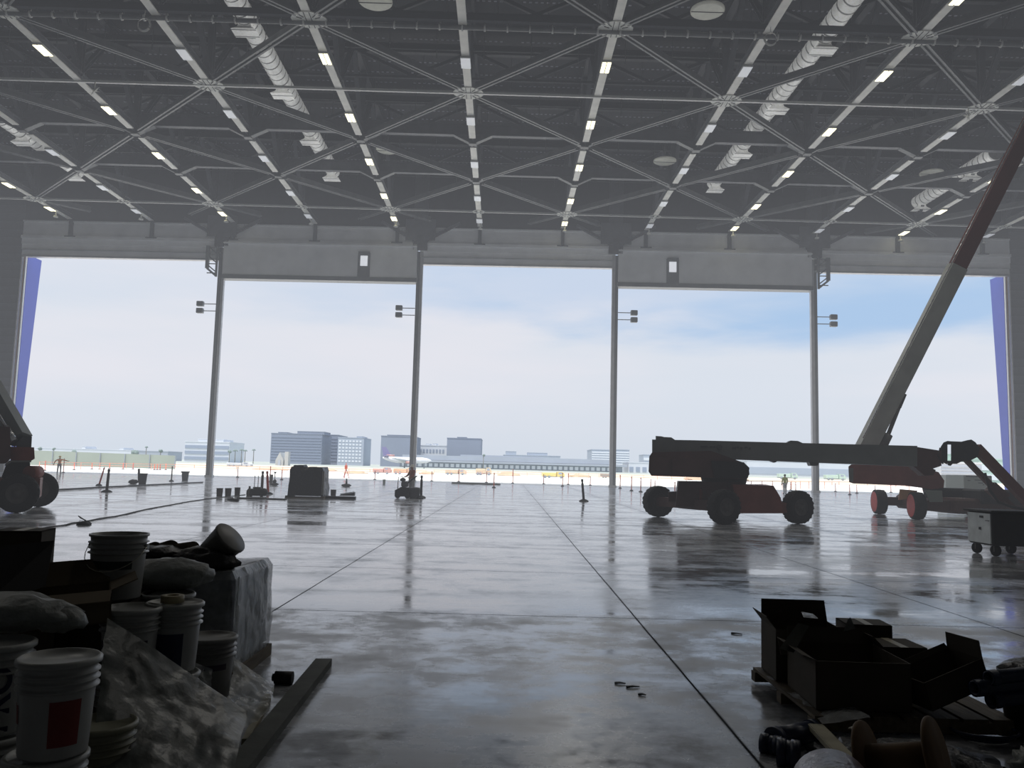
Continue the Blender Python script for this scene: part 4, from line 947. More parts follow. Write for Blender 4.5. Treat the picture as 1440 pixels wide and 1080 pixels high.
# aircraft
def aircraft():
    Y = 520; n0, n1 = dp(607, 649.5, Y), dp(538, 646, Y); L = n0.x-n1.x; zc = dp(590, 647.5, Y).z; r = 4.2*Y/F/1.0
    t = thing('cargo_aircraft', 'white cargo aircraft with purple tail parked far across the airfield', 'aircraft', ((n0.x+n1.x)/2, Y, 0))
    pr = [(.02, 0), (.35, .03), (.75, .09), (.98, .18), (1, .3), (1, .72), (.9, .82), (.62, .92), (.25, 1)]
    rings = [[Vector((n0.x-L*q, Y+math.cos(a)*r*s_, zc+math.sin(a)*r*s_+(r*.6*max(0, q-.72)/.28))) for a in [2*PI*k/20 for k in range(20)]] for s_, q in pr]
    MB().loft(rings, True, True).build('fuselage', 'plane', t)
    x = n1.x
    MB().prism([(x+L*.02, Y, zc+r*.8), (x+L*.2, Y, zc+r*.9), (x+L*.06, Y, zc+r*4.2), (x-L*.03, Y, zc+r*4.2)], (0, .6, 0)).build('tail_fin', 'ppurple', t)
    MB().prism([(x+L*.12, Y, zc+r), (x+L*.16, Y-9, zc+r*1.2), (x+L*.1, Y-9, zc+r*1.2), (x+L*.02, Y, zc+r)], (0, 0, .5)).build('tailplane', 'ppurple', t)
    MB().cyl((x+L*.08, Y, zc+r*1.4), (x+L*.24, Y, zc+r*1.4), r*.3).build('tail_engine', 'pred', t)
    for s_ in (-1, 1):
        MB().prism([(n0.x-L*.38, Y, zc-r*.5), (n0.x-L*.66, Y+s_*22, zc+r*.3), (n0.x-L*.72, Y+s_*22, zc+r*.3), (n0.x-L*.6, Y, zc-r*.5)], (0, 0, .5)).build('wing', 'bldgw', t)
        MB().cyl((n0.x-L*.38, Y+s_*8, zc-r*.8), (n0.x-L*.5, Y+s_*8, zc-r*.8), r*.42).build('engine', 'pred', t)
    for q in (.15, .55): MB().cyl((n0.x-L*q, Y, 0), (n0.x-L*q, Y, zc), .4).build('landing_gear', 'term2', t)
aircraft()
# trees
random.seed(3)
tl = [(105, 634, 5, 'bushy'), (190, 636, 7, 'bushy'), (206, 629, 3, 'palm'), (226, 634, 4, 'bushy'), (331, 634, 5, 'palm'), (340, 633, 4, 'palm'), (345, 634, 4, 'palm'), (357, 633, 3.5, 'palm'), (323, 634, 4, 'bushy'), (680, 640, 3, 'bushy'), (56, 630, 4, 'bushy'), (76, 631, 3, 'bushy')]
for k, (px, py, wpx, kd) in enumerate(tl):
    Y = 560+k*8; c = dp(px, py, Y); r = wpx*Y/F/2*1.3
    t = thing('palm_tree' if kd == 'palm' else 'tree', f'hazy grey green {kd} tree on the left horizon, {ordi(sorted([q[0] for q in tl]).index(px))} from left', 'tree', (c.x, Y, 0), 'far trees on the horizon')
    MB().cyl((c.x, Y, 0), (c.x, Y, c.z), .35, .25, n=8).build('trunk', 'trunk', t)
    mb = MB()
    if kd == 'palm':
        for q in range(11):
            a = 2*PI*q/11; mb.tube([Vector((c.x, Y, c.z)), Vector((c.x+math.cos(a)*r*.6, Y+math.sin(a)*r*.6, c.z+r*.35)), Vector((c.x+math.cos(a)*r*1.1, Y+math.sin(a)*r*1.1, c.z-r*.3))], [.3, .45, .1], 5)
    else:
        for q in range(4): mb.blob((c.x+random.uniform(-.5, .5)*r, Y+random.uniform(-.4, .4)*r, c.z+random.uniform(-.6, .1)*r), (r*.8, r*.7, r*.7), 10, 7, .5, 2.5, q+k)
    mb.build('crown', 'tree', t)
# construction vehicles and piles
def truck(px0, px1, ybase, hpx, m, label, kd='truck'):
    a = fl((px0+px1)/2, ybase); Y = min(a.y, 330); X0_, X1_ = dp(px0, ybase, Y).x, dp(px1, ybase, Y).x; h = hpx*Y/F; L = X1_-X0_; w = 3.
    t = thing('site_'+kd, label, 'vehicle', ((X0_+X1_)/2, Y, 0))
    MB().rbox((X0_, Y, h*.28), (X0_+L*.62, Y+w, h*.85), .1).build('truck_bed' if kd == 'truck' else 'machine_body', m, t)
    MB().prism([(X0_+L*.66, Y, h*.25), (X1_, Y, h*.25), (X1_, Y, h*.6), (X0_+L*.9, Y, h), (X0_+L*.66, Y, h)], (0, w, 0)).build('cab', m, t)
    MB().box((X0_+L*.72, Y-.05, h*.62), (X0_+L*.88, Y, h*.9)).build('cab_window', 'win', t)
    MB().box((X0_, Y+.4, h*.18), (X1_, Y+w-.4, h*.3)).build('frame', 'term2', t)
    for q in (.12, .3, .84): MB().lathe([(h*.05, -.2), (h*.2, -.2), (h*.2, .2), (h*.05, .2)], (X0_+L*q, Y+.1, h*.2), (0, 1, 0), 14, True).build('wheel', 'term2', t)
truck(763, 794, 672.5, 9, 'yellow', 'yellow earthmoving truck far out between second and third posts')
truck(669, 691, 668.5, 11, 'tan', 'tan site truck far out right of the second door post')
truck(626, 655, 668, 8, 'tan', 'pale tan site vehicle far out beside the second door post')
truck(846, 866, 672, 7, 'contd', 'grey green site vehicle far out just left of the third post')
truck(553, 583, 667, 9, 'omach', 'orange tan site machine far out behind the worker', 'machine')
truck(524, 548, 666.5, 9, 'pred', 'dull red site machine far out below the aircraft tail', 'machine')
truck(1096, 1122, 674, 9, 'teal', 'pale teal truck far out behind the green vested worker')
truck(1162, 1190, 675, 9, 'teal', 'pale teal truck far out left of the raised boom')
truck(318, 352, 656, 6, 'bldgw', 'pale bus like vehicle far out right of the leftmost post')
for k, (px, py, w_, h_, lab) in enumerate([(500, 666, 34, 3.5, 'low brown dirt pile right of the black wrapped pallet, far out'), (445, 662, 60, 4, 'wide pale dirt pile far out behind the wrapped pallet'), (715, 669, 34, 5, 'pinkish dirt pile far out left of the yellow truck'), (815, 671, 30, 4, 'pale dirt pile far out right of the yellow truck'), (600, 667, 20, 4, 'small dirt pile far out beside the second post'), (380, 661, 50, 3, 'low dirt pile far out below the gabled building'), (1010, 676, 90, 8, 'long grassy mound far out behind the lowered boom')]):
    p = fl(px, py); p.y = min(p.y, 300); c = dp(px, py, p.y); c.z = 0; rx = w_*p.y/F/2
    o = MB().blob(c, (rx, rx*.5, h_*p.y/F), 24, 10, .35, 2., k, flat=0).build('dirt_pile', 'dirt'); tag(o, lab, 'pile')
# container units at right
a = dp(1343, 690, 60); b = dp(1366, 690, 60)
for x0, x1, y0, Y, m, lab in ((1341, 1356, 668, 62, 'cont', 'pale box container behind the boom lift knuckle, left one'), (1356, 1396, 668, 58, 'contd', 'grey site container with dark lettering marks beside the jib')):
    p0, p1 = dp(x0, 695, Y), dp(x1, 695, Y); zt = dp(x0, y0, Y).z
    t = thing('site_container', lab, 'container', ((p0.x+p1.x)/2, Y, 0))
    MB().rbox((p0.x, Y, .2), (p1.x, Y+2.4, zt), .04).build('container_body', m, t); MB().box((p0.x, Y, 0), (p0.x+.2, Y+2.4, .2)).box((p1.x-.2, Y, 0), (p1.x, Y+2.4, .2)).build('skid', 'black', t)
    MB().box((p0.x+.15, Y-.03, zt-.12), (p1.x-.05, Y, zt-.05)).build('top_rail', 'black', t)
    if m == 'contd':
        mb = MB()
        for x_, z_, w_ in ((.25, .35, .2), (.75, .3, .5), (1.0, .5, .35), (1.3, .62, .12)): mb.box((p0.x+x_, Y-.02, zt-z_-.05), (p0.x+x_+w_, Y, zt-z_))
        mb.build('marking', 'black', t)
# ------------------------------------------------------------------ foreground left: pallets, buckets
def pallet(name, label, x0, y0, x1, y1, h=.14, rz=0):
    t = thing(name, label, 'pallet', ((x0+x1)/2, (y0+y1)/2, 0))
    n_ = 7
    for k in range(n_):
        w = (x1-x0)/n_; MB().box((x0+k*w+.015, y0, h-.022), (x0+(k+1)*w-.015, y1, h)).build('deck_board', 'wood', t)
    for q in (y0, (y0+y1)/2-.05, y1-.1): MB().box((x0, q, .02), (x1, q+.1, h-.022)).build('stringer', 'wood', t)
    return t
pallet('wooden_pallet', 'wooden pallet under the front left buckets at the frame edge', -2.75, 3.15, -1.5, 4.4)
pallet('wooden_pallet', 'wooden pallet under the rear left buckets and carton', -3.05, 4.5, -1.78, 5.85)
BH = .375
def bucket(px, Y, z, label, m='bucket', lid=True, band=None, bandz=(.5, .63), bandang=(-1.1, 1.1), r=.152, handle=False, lean=None, tilt=None, text=None, block=None, group=None):
    X = dp(px, 900, Y).x; p = Vector((X, Y, z)); t = thing('plastic_bucket', label, 'bucket', p, group)
    h = BH
    prof = [(.001, 0), (r*.84, 0), (r*.86, .008), (r*.95, h*.68)]
    for q in (.70, .78, .86): prof += [(r*.955, h*q), (r*1.05, h*(q+.008)), (r*1.05, h*(q+.022)), (r*.965, h*(q+.03))]
    prof += [(r*.98, h*.96), (r*1.04, h*.965), (r*1.04, h), (r*.97, h), (r*.93, h*.85), (r*.8, .02), (.001, .015)]
    MB().lathe(prof, p, (0, 0, 1), 40).build('bucket_body', m, t)
    if lid:
        MB().lathe([(r*1.06, h*.96), (r*1.08, h*.965), (r*1.08, h*1.01), (r*1.02, h*1.03), (r*.97, h*1.03), (r*.95, h*1.0), (.001, h*1.0)], p, (0, 0, 1), 40).build('lid', m, t)
    def patch(a0, a1, z0, z1, mm, nm):
        mb = MB(); n_ = 16; vs = []; 
        for k in range(n_+1):
            a = a0+(a1-a0)*k/n_-PI/2
            for z_ in (z0, z1):
                rr = r*(.86+.09*min(1, z_/.68))+.0015; vs.append(p+Vector((math.cos(a)*rr, math.sin(a)*rr, z_*h)))
        mb.add(vs, [(2*k, 2*k+2, 2*k+3, 2*k+1) for k in range(n_)], True); return mb.build(nm, mm, t)
    if band: patch(bandang[0], bandang[1], bandz[0], bandz[1], band, 'label_band')
    for blk in (block or []): patch(*blk)
    if handle:
        pts = [p+Vector((math.cos(a)*r*1.08, -.02+math.sin(a)*-.1*0, h*.8-math.sin(a)*.13)) for a in [PI*k/12 for k in range(13)]]
        pts = [q+Vector((0, -math.sin(PI*k/12)*r*1.05, 0)) for k, q in enumerate(pts)]
        MB().tube(pts, .0025, 6).build('wire_handle', 'metal', t)
        for s_ in (-1, 1): MB().cyl(p+Vector((s_*r*.98, 0, h*.8)), p+Vector((s_*r*1.1, 0, h*.8)), .018, n=10).build('handle_lug', m, t)
    if text:
        Mx = Matrix.Translation(p+Vector((0, 0, h*.42))) @ Matrix.Rotation(text[2], 4, 'Z')
        cu = bpy.data.curves.new('lettering', 'FONT'); cu.body = text[0]; cu.size = text[1]; cu.align_x = 'CENTER'; cu.align_y = 'CENTER'; cu.offset = .004
        o = bpy.data.objects.new('tmp', cu); C.objects.link(o); dg = bpy.context.evaluated_depsgraph_get(); me = bpy.data.meshes.new_from_object(o.evaluated_get(dg)); bpy.data.objects.remove(o)
        off = base_of(t)
        for v in me.vertices:
            x_, y_ = -v.co.y, v.co.x            # reads bottom to top
            rr = r*(.86+.09*min(1, (y_+h*.42)/h/.68))+.003; th = x_/rr
            v.co = (Mx @ Vector((rr*math.sin(th), -rr*math.cos(th), y_)))-off
        me.materials.append(M['navy']); q = bpy.data.objects.new('lettering', me); C.objects.link(q); q.parent = t
    if tilt:
        t.rotation_euler = tilt
    return t
z1 = .14; z2 = z1+BH+.012+.01; z3 = z2+BH+.012
bucket(78, 3.62, z1, 'white bucket beneath the red labelled one at the bottom left', group=None, block=[(-.9, -.2, .2, .6, 'navy', 'label_patch')])
bucket(86, 3.6, z2, 'white lidded bucket with red label, front left of the pile', block=[(.3, 1.15, .14, .62, 'redlab', 'red_label_patch'), (-1.45, -.75, .36, .56, 'redlab', 'small_red_patch')])
bucket(-5, 3.85, z2, 'white bucket lettered PRO cut off by the left frame edge', text=('PRO', .15, .7))
bucket(-5, 3.85, z1, 'white bucket at the bottom left corner under the lettered one', handle=False)
bucket(150, 4.05, z1, 'cream bucket at the bottom, right of the red labelled stack', 'bucketyel', block=[(-.3, .9, .1, .5, 'navy', 'label_patch')])
bucket(182, 4.8, z2, 'white lidded bucket with plum band left of the navy labelled one', band='purple', bandz=(.45, .58))
bucket(182, 4.8, z1, 'white bucket hidden low behind the plastic sheet', handle=False)
bucket(243, 5.0, z2, 'white lidded bucket with big navy label and tape roll on top', band='navy', bandz=(.02, .6), bandang=(-.9, .75))
bucket(243, 5.0, z1, 'white lidded bucket under the navy labelled one', handle=False)
bucket(232, 5.33, z2, 'white bucket standing just behind the navy labelled bucket', handle=False)
bucket(232, 5.33, z1, 'white bucket low behind the navy labelled stack', handle=False)
bucket(295, 5.65, z2-.32, 'grey bucket with dark band in front of the wrapped pallet', 'bucketgrey', band='purple', bandz=(.5, .6), r=.165)
bucket(158, 5.1, z3, 'white open bucket with dark green band standing highest on the pile', lid=False, band='dkgreen', bandz=(.47, .6), bandang=(-.85, .95), r=.16, handle=True)
# tape roll
X = dp(242, 850, 4.97).x; o = MB().lathe([(.035, 0), (.065, 0), (.065, .04), (.035, .04), (.035, 0)], (X, 4.97, z3), (0, 0, 1), 28).build('tape_roll', 'tape'); tag(o, 'roll of tape lying on the navy labelled bucket', 'tape')
# cartons
def carton(name, label, cen, size, rz=0, flaps=None, m='carddark', tilt=(0, 0), lidclosed=True):
    sx_, sy_, h = size; t = thing(name, label, 'box', cen); t.rotation_euler = (tilt[0], tilt[1], rz); th = .008
    mb = MB()
    mb.box((-sx_/2, -sy_/2, 0), (sx_/2, -sy_/2+th, h)).box((-sx_/2, sy_/2-th, 0), (sx_/2, sy_/2, h)).box((-sx_/2, -sy_/2, 0), (-sx_/2+th, sy_/2, h)).box((sx_/2-th, -sy_/2, 0), (sx_/2, sy_/2, h)).box((-sx_/2, -sy_/2, 0), (sx_/2, sy_/2, th))
    if lidclosed: mb.box((-sx_/2, -sy_/2, h-th), (sx_/2, sy_/2, h))
    mb.build('box_body', m, t, world=False)
    for (sd, ang, ln) in (flaps or []):
        c_, s_ = math.cos(ang), math.sin(ang)      # ang: 0 = outward level, pi/2 = straight up
        if sd in ('l', 'r'):
            q = -1 if sd == 'l' else 1
            p_ = [Vector((q*sx_/2, -sy_/2, h)), Vector((q*sx_/2, sy_/2, h)), Vector((q*(sx_/2+ln*c_), sy_/2*.96, h+ln*s_)), Vector((q*(sx_/2+ln*c_), -sy_/2*.96, h+ln*s_))]; n_ = Vector((-s_*q, 0, c_))*.006
        else:
            q = -1 if sd == 'f' else 1
            p_ = [Vector((-sx_/2, q*sy_/2, h)), Vector((sx_/2, q*sy_/2, h)), Vector((sx_/2*.96, q*(sy_/2+ln*c_), h+ln*s_)), Vector((-sx_/2*.96, q*(sy_/2+ln*c_), h+ln*s_))]; n_ = Vector((0, -s_*q, c_))*.006
        MB().prism(p_, n_).build('flap', m, t, world=False)
    if lidclosed: MB().box((-.03, -sy_/2, h), (.03, sy_/2, h+.002)).build('packing_tape', 'tape', t, world=False)
    return t
p = dp(158, 900, 5.12); carton('carton', 'dark carton on the rear pallet supporting the highest bucket', (p.x-.05, 5.28, z1), (.34, .48, z3-z1-.003), 0)
p = dp(70, 850, 4.75); carton('carton', 'dark carton stacked under the open flapped box, far left', (p.x-.23, 5.15, z1), (.4, .5, .65), 0)
p = dp(70, 850, 4.6); carton('carton', 'opened brown cardboard box with raised flap left of the highest bucket', (p.x+.02, 4.68, .85), (.5, .36, .17), .45, [('b', .9, .16), ('f', -.35, .12), ('r', .35, .14)], 'card', (0, -.06), False)
p = dp(0, 760, 4.75); carton('carton', 'small dark carton at the left frame edge behind the board', (p.x-.06, 5.1, .98), (.26, .26, .33), .2)
# dark board
o = MB().hexa([dp(-30, 858, 4.4), dp(64, 824, 4.45), dp(64, 824, 4.48), dp(-30, 858, 4.43), dp(-30, 771, 4.62), dp(76, 760, 4.66), dp(76, 760, 4.69), dp(-30, 771, 4.65)]).build('dark_panel', 'black'); tag(o, 'dark flat panel leaning upright at the left edge above the boxes', 'panel')
# bags
p = dp(20, 893, 4.05); o = MB().blob((p.x-.1, 4.1, z3+.08), (.34, .2, .09), 24, 14, .25, 2.5, 2.).blob((p.x+.17, 4.12, z3+.05), (.12, .1, .06), 18, 10, .35, 3., 5.).build('plastic_bag', 'bag'); tag(o, 'crumpled pale plastic bag on top of the left buckets', 'bag')
p = dp(222, 815, 5.35); o = MB().blob((p.x, 5.5, z3+.09), (.3, .2, .1), 24, 14, .2, 2.2, 7.).build('plastic_bag', 'bag'); tag(o, 'rounded grey bag lying right of the highest bucket', 'bag')
# wrapped pallet
c = Vector((-2.6, 7.3, 0)); t = thing('wrapped_pallet', 'shrink wrapped pallet of dark bluish goods behind the buckets', 'pallet', c)
rough_block(c+Vector((0, 0, .13)), 0.5, .52, .72, 11, .03, 10, .03).build('pallet_load', 'load', t)
rough_block(c+Vector((0, 0, .10)), .525, .55, .77, 19, .035, 14, .02, 12).build('shrink_film', 'film', t)
MB().box(c+Vector((-.55, -.55, 0)), c+Vector((.55, .55, .1))).build('pallet_base', 'wood', t)
mb = MB()
for k in range(9):
    q = .01*k; a0 = c+Vector((.5+random.uniform(-.03, .05), -.56+q, .0)); mb.bar(a0, a0+Vector((random.uniform(-.02, .04), .02, random.uniform(.4, .85))), .012, .004)
mb.build('film_edge', 'filmw', t)
# stuff on it
ZT = .895
p = dp(312, 780, 7.2); t = thing('plastic_bucket', 'grey bucket tipped over on the shrink wrapped pallet', 'bucket', (p.x, 7.1, ZT+.14))
t.rotation_euler = (0, 0, 0)
ax_ = Vector((.62, -.15, .58)).normalized(); q = Vector((p.x-.08, 7.1, ZT-.03))
MB().lathe([(.001, 0), (.12, 0), (.145, .25), (.15, .25), (.15, .27), (.145, .275), (.001, .275)], q+Vector((.0, 0, .07)), ax_, 32).build('bucket_body', 'bucketgrey', t)
MB().box((p.x+.08, 6.99, ZT-.1), (p.x+.13, 7.0, ZT+.1)).build('paper_strip', 'tape', t)
p = dp(285, 795, 7.0); o = MB().blob((p.x, 6.98, ZT+.03), (.27, .16, .11), 24, 14, .3, 2.5, 3.).build('black_bag', 'blackbag'); tag(o, 'black plastic bag slumped in front of the tipped grey bucket', 'bag')
for px, py, rr, ln, lab in ((212, 776, .07, .18, 'short dark roll at the left end of the wrapped pallet'), (232, 781, .085, .2, 'rolled paper on the wrapped pallet behind the grey bag'), (252, 776, .075, .34, 'longer tan roll lying beside the black bag')):
    p = dp(px, py, 7.25); c_ = Vector((p.x, 7.2, max(p.z, ZT+rr*.8)))
    t = thing('paper_roll', lab, 'roll', c_); a_ = Vector((ln/2, -.08, .03))
    MB().cyl(c_-a_, c_+a_, rr, n=24).build('roll', 'carddark', t); MB().cyl(c_-a_*1.03, c_+a_*1.03, rr*.4, n=16).build('core', 'card', t)
p = dp(215, 800, 7.2); o = MB().rbox((p.x-.3, 6.95, ZT-.02), (p.x+.32, 7.5, ZT+.06), .03).blob((p.x+.05, 7.0, ZT+.09), (.25, .2, .06), amp=.3).build('folded_tarp', 'blackbag'); tag(o, 'dark folded tarp under the rolls on the wrapped pallet', 'tarp')
# big plastic sheet
def drape(name, corners, nu, nv, amp, seed, m, label, freq=3., sag=0.):
    mb = MB(); vs = []
    a, b, c_, d = [Vector(q) for q in corners]
    for i in range(nu+1):
        for j in range(nv+1):
            u, v = i/nu, j/nv; p = (a*(1-u)+b*u)*(1-v)+(d*(1-u)+c_*u)*v
            q = noise.noise(p*freq+Vector((seed, 0, 0)))+.5*abs(noise.noise(p*freq*2.7+Vector((0, seed, 0))))
            p = p+Vector((0, -amp*q, amp*.6*q-sag*math.sin(PI*v)*math.sin(PI*u))); p.z = max(p.z, .006); vs.append(p)
    mb.add(vs, [(i*(nv+1)+j, (i+1)*(nv+1)+j, (i+1)*(nv+1)+j+1, i*(nv+1)+j+1) for i in range(nu) for j in range(nv)], True)
    o = mb.build(name, m); return tag(o, label, 'plastic sheet')
drape('plastic_sheet', [dp(150, 868, 4.55), dp(348, 1000, 4.75), dp(322, 1120, 3.95), dp(130, 1110, 3.85)], 40, 30, .055, 4, 'sheet', 'large crumpled translucent plastic sheet draped over the left buckets', 3.5)
drape('plastic_wrap', [dp(330, 925, 5.9), dp(386, 965, 5.9), dp(378, 1000, 5.5), dp(318, 1040, 5.2)], 24, 24, .06, 9, 'film', 'loose clear wrap hanging off the pallet toward the timber', 5.)
drape('plastic_wrap', [dp(262, 930, 5.35), dp(298, 940, 5.35), dp(296, 975, 5.2), dp(262, 985, 5.2)], 14, 14, .05, 13, 'film', 'small clear wrap scrap beside the grey banded bucket', 6.)
a = fl(455, 936); b = fl(338, 1085)
t = thing('timber_beam', 'long grey timber lying on the floor beside the left pile', 'timber', (a.x, a.y, 0))
MB().bar(a+Vector((0, 0, .03)), b+(b-a)*.15+Vector((0, 0, .03)), .14, .06).build('beam', 'greywood', t)
p = fl(397, 962); o = MB().cyl(p+Vector((-.06, 0, .05)), p+Vector((.08, .0, .05)), .05, n=16).cyl(p+Vector((-.08, 0, .05)), p+Vector((-.06, 0, .05)), .03, n=12).build('pipe_stub', 'black'); tag(o, 'small black cylinder on the floor between wrap and timber', 'cap')
a = fl(376, 985); b = fl(345, 1050); plank((a.x, a.y, 0), (b.x, b.y, 0), .05, .04, 'palewood', 'thin pale batten lying against the left timber', name='batten')
# ------------------------------------------------------------------ foreground right
P2 = pallet('wooden_pallet', 'film covered wooden pallet under the dark cartons on the right', 2.17, 5.85, 3.6, 7.25, .12)
drape('plastic_wrap', [(2.2, 7.2, .1), (2.2, 5.75, .1), (2.5, 5.7, .16), (2.5, 7.1, .16)], 40, 12, .05, 21, 'filmw', 'crumpled white film along the left edge of the carton pallet', 6.)
carton('carton', 'tall dark open carton at the back left of the carton pallet', (2.5, 6.95, .13), (.55, .45, .40), -.05, [('b', 1.35, .17), ('l', .9, .12), ('f', -1.1, .2)], 'carddark', (0, 0), False)
carton('carton', 'dark carton with an open flap at the front of the carton pallet', (2.58, 6.28, .13), (.66, .66, .33), -.04, [('l', .35, .09), ('b', 1.2, .12)], 'carddark', (0, 0), False)
carton('carton', 'wide dark carton in the middle of the carton pallet', (3.1, 6.62, .13), (.34, .36, .34), -.02, [('l', .8, .1)], 'carddark')
carton('carton', 'dark carton at the rear right of the carton pallet', (3.05, 7.06, .13), (.36, .3, .42), -.1, None, 'carddark')
carton('carton', 'tipped dark carton with a raised end flap, right of the pallet', (3.2, 6.08, .24), (.5, .34, .2), .2, [('r', 1.4, .12), ('b', 1.2, .04)], 'carddark', (0, -.32), False)
p = dp(1113, 895, 6.4); t = thing('cardboard_strip', 'greyish cardboard strip leaning against the tall open carton', 'cardboard', p)
MB().hexa([dp(1096, 912, 6.3), dp(1116, 918, 6.3), dp(1116, 918, 6.31), dp(1096, 912, 6.31), dp(1122, 876, 6.45), dp(1138, 880, 6.45), dp(1138, 880, 6.46), dp(1122, 876, 6.46)]).build('strip', 'greywood', t)
MB().hexa([dp(1127, 861, 6.5), dp(1143, 864, 6.5), dp(1150, 870, 6.4), dp(1130, 868, 6.4), dp(1127, 860, 6.51), dp(1143, 863, 6.51), dp(1150, 869, 6.41), dp(1130, 867, 6.41)]).build('shiny_tip', 'filmw', t)
o = MB().hexa([dp(1186, 888, 6.5), dp(1203, 884, 6.5), dp(1203, 884, 6.52), dp(1186, 888, 6.52), dp(1192, 871, 6.52), dp(1196, 868, 6.52), dp(1196, 868, 6.54), dp(1192, 871, 6.54)]).build('paper_scrap', 'bag'); tag(o, 'pale folded paper corner sticking up behind the middle carton', 'paper')
# blue fittings
base = fl(1105, 1062)
for k, (a, b, r, lab) in enumerate((((1090, 1040), (1145, 1028), .07, 'dark blue plastic pipe lying near the right pallet corner'), ((1075, 1045), (1100, 1050), .055, 'short dark blue pipe fitting at the left end of the blue pipe'), ((1098, 1058), (1125, 1062), .075, 'dark blue pipe elbow under the blue pipe'))):
    pa, pb_ = fl(*a, r), fl(*b, r); t = thing('pipe_fitting', lab, 'pipe', (pa+pb_)/2-Vector((0, 0, r)))
    if k == 0: pa.z += .0
    MB().cyl(pa, pb_, r, n=24).build('pipe', 'pvc', t); d_ = (pb_-pa).normalized()
    MB().cyl(pa-d_*.02, pa+d_*.03, r*1.12, n=24).build('collar', 'pvc', t); MB().cyl(pb_-d_*.05, pb_, r*1.1, n=24).build('collar', 'pvc', t)
# brown roll
p = fl(1150, 1130, .2); t = thing('wrapped_roll', 'large brown plastic wrapped roll at the bottom edge on the right', 'roll', (p.x, p.y, 0))
MB().lathe([(.001, -.34), (.16, -.34), (.195, -.3), (.2, 0), (.195, .3), (.16, .34), (.001, .34)], (p.x+.04, p.y-.1, .2), (.35, 1, 0.), 36).build('roll_body', 'brownwrap', t)
MB().lathe([(.2, -.02), (.205, 0), (.2, .02)], (p.x+.04, p.y-.1, .2), (.35, 1, 0.), 36).build('wrap_seam', 'filmw', t)
a, b = fl(1147, 1022, .12), fl(1195, 1072, .12)
o = MB().bar(a, b, .1, .03).bar(a+Vector((0, 0, .017)), b+Vector((0, 0, .017)), .085, .004).build('board', 'palewood'); tag(o, 'pale wooden board resting between the blue pipe and the spool', 'board')
p = dp(1220, 1062, 4.75); t = thing('cable_spool', 'brown round spool flange standing at the bottom right', 'spool', (p.x, 4.75, 0))
axs = Vector((.75, -.6, .25)).normalized(); c_ = Vector((p.x, 4.75, .2))
MB().lathe([(.04, -.012), (.2, -.012), (.205, 0), (.2, .012), (.04, .012)], c_, axs, 36, True).build('flange', 'spool', t)
MB().cyl(c_, c_+axs*.35, .08, n=24).build('core', 'spool', t); MB().lathe([(.04, -.012), (.2, -.012), (.205, 0), (.2, .012), (.04, .012)], c_+axs*.36, axs, 36, True).build('flange', 'spool', t)
for (a, b, w, lab) in (((1200, 1026), (1216, 1034), .07, 'short pale metal strip poking up behind the spool'), ((1226, 1050), (1275, 1095), .06, 'bright bent metal strip lying right of the spool'), ((1205, 1065), (1235, 1095), .03, 'narrow metal strip in front of the spool'), ((1262, 1064), (1300, 1090), .07, 'wide pale metal strip at the bottom edge right of spool')):
    pa, pb_ = fl(*a, .16), fl(*b, .1); m_ = (pa+pb_)/2+Vector((0, 0, .03))
    o = MB().bar(pa, m_, w, .008).bar(m_, pb_, w, .008).build('metal_strip', 'metal'); tag(o, lab, 'metal strip')
# crate of offcuts carrying the strips
p = fl(1245, 1075); o = MB().blob((p.x+.12, p.y, 0), (.55, .35, .12), 24, 12, .4, 3., 5., flat=0).build('debris_heap', 'blackbag'); tag(o, 'low dark heap of debris under the metal strips', 'debris')
# bin with pipes
p = dp(1446, 1000, 5.9); bx_, by_ = p.x+.02, 5.9
t = thing('waste_bin', 'dark bin stuffed with blue pipes at the right frame edge', 'bin', (bx_, by_, 0))
MB().lathe([(.001, 0), (.15, 0), (.19, .33), (.21, .34), (.21, .37), (.18, .37), (.14, .04)], (bx_, by_, 0), n=32).build('bin_body', 'black', t)
MB().tube([(bx_-.09, by_-.24, .02), (bx_-.08, by_-.24, .2), (bx_-.06, by_-.25, .42)], .012).build('pale_rod', 'greywood', t)
MB().blob((bx_+.02, by_, .42), (.19, .2, .1), 22, 12, .4, 3, 3.).build('rubbish', 'blackbag', t)
for (x, y, r, lab) in ((1370, 968, .05, 'longest dark blue pipe sticking left out of the right bin'), (1390, 954, .048, 'upper dark blue pipe sticking out of the right bin'), (1394, 985, .05, 'lower short dark blue pipe sticking out of the right bin')):
    a = dp(x, y, 5.7); b = Vector((bx_+.1, by_-.05, a.z+.02)); tt = thing('blue_pipe', lab, 'pipe', a)
    d_ = (b-a).normalized(); mb = MB(); mb.lathe([(r*.75, .1), (r*.75, 0), (r, 0), (r, (b-a).length)], a, d_, 24); mb.build('pipe', 'pvc', tt)
    MB().lathe([(r*1.12, 0), (r*1.12, .06)], a, d_, 24).build('socket', 'pvc', tt)
p = fl(1385, 1040); mb = MB()
for k in range(3): mb.tube([p+Vector((math.cos(a)*(.16+.03*k), math.sin(a)*(.12+.02*k), .02+.02*k)) for a in [2*PI*i/20 for i in range(21)]], .01, 6)
o = mb.build('coiled_cable', 'pvc'); tag(o, 'loose coil of dark cable on the floor before the right bin', 'cable')
p = dp(1440, 1068, 5.0); o = MB().blob((p.x+.02, 5.0, .1), (.09, .08, .08), 20, 12, .7, 4, 2.).blob((p.x+.05, 5.0, .04), (.1, .1, .04), 18, 8, .4, 4, 6., flat=.04).build('crumpled_film', 'bag'); tag(o, 'small crumpled white film at the bottom right corner', 'plastic wrap')
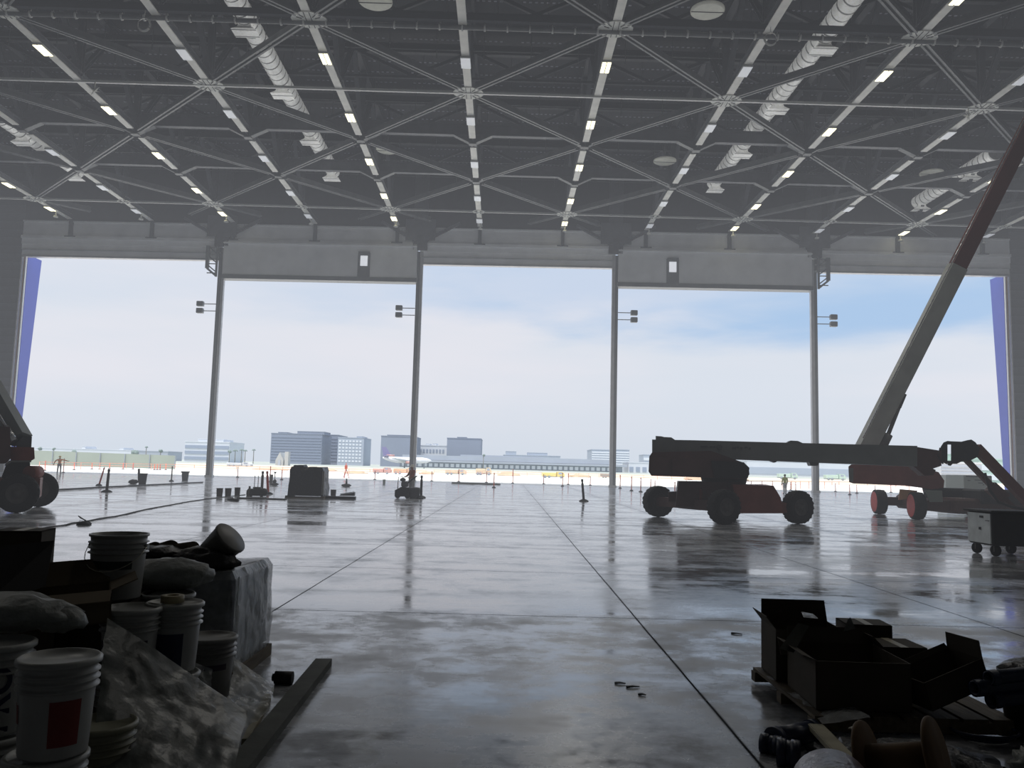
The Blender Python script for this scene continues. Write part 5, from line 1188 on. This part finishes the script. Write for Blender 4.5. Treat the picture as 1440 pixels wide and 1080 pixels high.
# floor debris
for px, py, w_, r_, lab in ((872, 962, .09, .2, 'dark flat scrap on the middle floor, leftmost of three'), (890, 967, .11, -.1, 'dark flat scrap on the middle floor, second of three'), (903, 978, .06, .4, 'small dark scrap on the middle floor, nearest of three'), (1036, 892, .12, .5, 'small dark scrap on the floor left of the cartons')):
    p = fl(px, py); d = Vector((math.cos(r_), -math.sin(r_), 0))*w_/2
    o = MB().bar(p-d+Vector((0, 0, .008)), p+Vector((0, 0, .012)), .03, .012).bar(p+Vector((0, 0, .012)), p+d+Vector((0, 0, .008)), .03, .01, .015, .006).build('scrap', 'black'); tag(o, lab, 'debris')
# ------------------------------------------------------------------ world, sun, portal
w = bpy.data.worlds.new('sky'); bpy.context.scene.world = w; w.use_nodes = True
nt = w.node_tree; n = nt.nodes; l = nt.links; bg = n['Background']
tc = n.new('ShaderNodeTexCoord'); sx_ = n.new('ShaderNodeSeparateXYZ'); l.new(tc.outputs['Generated'], sx_.inputs[0])
mp = n.new('ShaderNodeMapping'); mp.inputs['Scale'].default_value = (1., 1., 4.5); mp.inputs['Location'].default_value = (.35, 0, .2); l.new(tc.outputs['Generated'], mp.inputs[0])
nz = n.new('ShaderNodeTexNoise'); nz.inputs['Scale'].default_value = 2.2; nz.inputs['Detail'].default_value = 6; nz.inputs['Roughness'].default_value = .5; l.new(mp.outputs[0], nz.inputs[0])
def MR(v, a, b, c, d):
    r = n.new('ShaderNodeMapRange'); r.interpolation_type = 'SMOOTHSTEP'; l.new(v, r.inputs[0])
    for k, x in enumerate((a, b, c, d)): r.inputs[k+1].default_value = x
    return r.outputs[0]
def MM(op, a, b):
    q = n.new('ShaderNodeMath'); q.operation = op
    for k, v in enumerate((a, b)):
        if isinstance(v, (int, float)): q.inputs[k].default_value = v
        else: l.new(v, q.inputs[k])
    return q.outputs[0]
elev = MR(MM('ADD', sx_.outputs[2], MM('MULTIPLY', MM('SUBTRACT', nz.outputs['Fac'], .5), -.16)), .148, .19, 0, 1); cl = MR(nz.outputs['Fac'], .36, .62, 1, 0)
xr = MR(sx_.outputs[0], -.4, .08, .12, 1.)
blue = MM('MULTIPLY', MM('MULTIPLY', elev, xr), MM('ADD', MM('MULTIPLY', cl, .45), .5))
mx = n.new('ShaderNodeMix'); mx.data_type = 'RGBA'; l.new(blue, mx.inputs[0]); mx.inputs[7].default_value = (*rgb(166, 203, 244), 1)
m2 = n.new('ShaderNodeMix'); m2.data_type = 'RGBA'; l.new(MR(sx_.outputs[2], .0, .10, 0, 1), m2.inputs[0]); m2.inputs[6].default_value = (*rgb(220, 230, 243), 1)
m3 = n.new('ShaderNodeMix'); m3.data_type = 'RGBA'; l.new(MR(nz.outputs['Fac'], .35, .65, 0, 1), m3.inputs[0]); m3.inputs[6].default_value = (*rgb(228, 236, 248), 1); m3.inputs[7].default_value = (*rgb(240, 241, 250), 1)
l.new(m3.outputs[2], m2.inputs[7]); l.new(m2.outputs[2], mx.inputs[6]); l.new(mx.outputs[2], bg.inputs['Color']); bg.inputs['Strength'].default_value = .79
s = bpy.data.lights.new('sun', 'SUN'); s.energy = 4.2; s.angle = .35; s.color = (1, .97, .92); so = bpy.data.objects.new('sun', s); C.objects.link(so); so.rotation_euler = (.3, -.15, 0)
pl = bpy.data.lights.new('door_portal', 'AREA'); pl.shape = 'RECTANGLE'; pl.size = 105; pl.size_y = 23; pl.cycles.is_portal = True
po = bpy.data.objects.new('door_portal', pl); C.objects.link(po); po.location = wall(.3, .6, 11.6); po.rotation_euler = (PI/2, 0, PI+math.atan(WY))
po.rotation_euler = (-PI/2, 0, math.atan(WY))
hm = bpy.data.materials.new('glow_haze'); hm.use_nodes = True; q = hm.node_tree.nodes; q.remove(q['Principled BSDF'])
pv = q.new('ShaderNodeVolumePrincipled'); pv.inputs['Density'].default_value = 0.; pv.inputs['Emission Color'].default_value = (.93, .97, 1.06, 1); pv.inputs['Emission Strength'].default_value = .00105  # emission only, no density: glow added to lift the dark tones
hm.node_tree.links.new(pv.outputs[0], q['Material Output'].inputs['Volume'])
struct(MB().box((XL+.2, 12, .02), (XR-.2, 85, 26.9)), 'haze', hm, 'glowing volume added as daylight haze in the hangar air near the open doors', 'haze')
for x in (-29.4, -2.9+8.83, 32.5):  # fill spots added under the trusses, separate from the modelled fixtures
    for y in (14, 36.9, 63.5):
        q = bpy.data.lights.new('truss_fill_spot', 'SPOT'); q.energy = (400 if y < 20 else 1500 if y < 50 else 3500); q.shadow_soft_size = .25; q.spot_size = math.radians(150); q.spot_blend = .6; q.color = (1, .96, .88)
        o = bpy.data.objects.new('truss_fill_spot', q); C.objects.link(o); o.location = (x, y, HC-.5)
q = bpy.data.lights.new('rear_fill_light', 'AREA'); q.shape = 'RECTANGLE'; q.size = 40; q.size_y = 8; q.energy = 40  # unseen fill lamp added behind the camera to brighten the foreground
o = bpy.data.objects.new('rear_fill_light', q); C.objects.link(o); o.location = (0, -18, 12); o.rotation_euler = (math.radians(80), 0, 0)
sc = bpy.context.scene
sc.view_settings.view_transform = 'Standard'; sc.view_settings.look = 'None'; sc.view_settings.exposure = 0; sc.view_settings.gamma = 1.07
sc.cycles.use_denoising = True; sc.cycles.max_bounces = 8; sc.cycles.diffuse_bounces = 5; sc.cycles.glossy_bounces = 4; sc.cycles.transparent_max_bounces = 12; sc.cycles.sample_clamp_indirect = 6
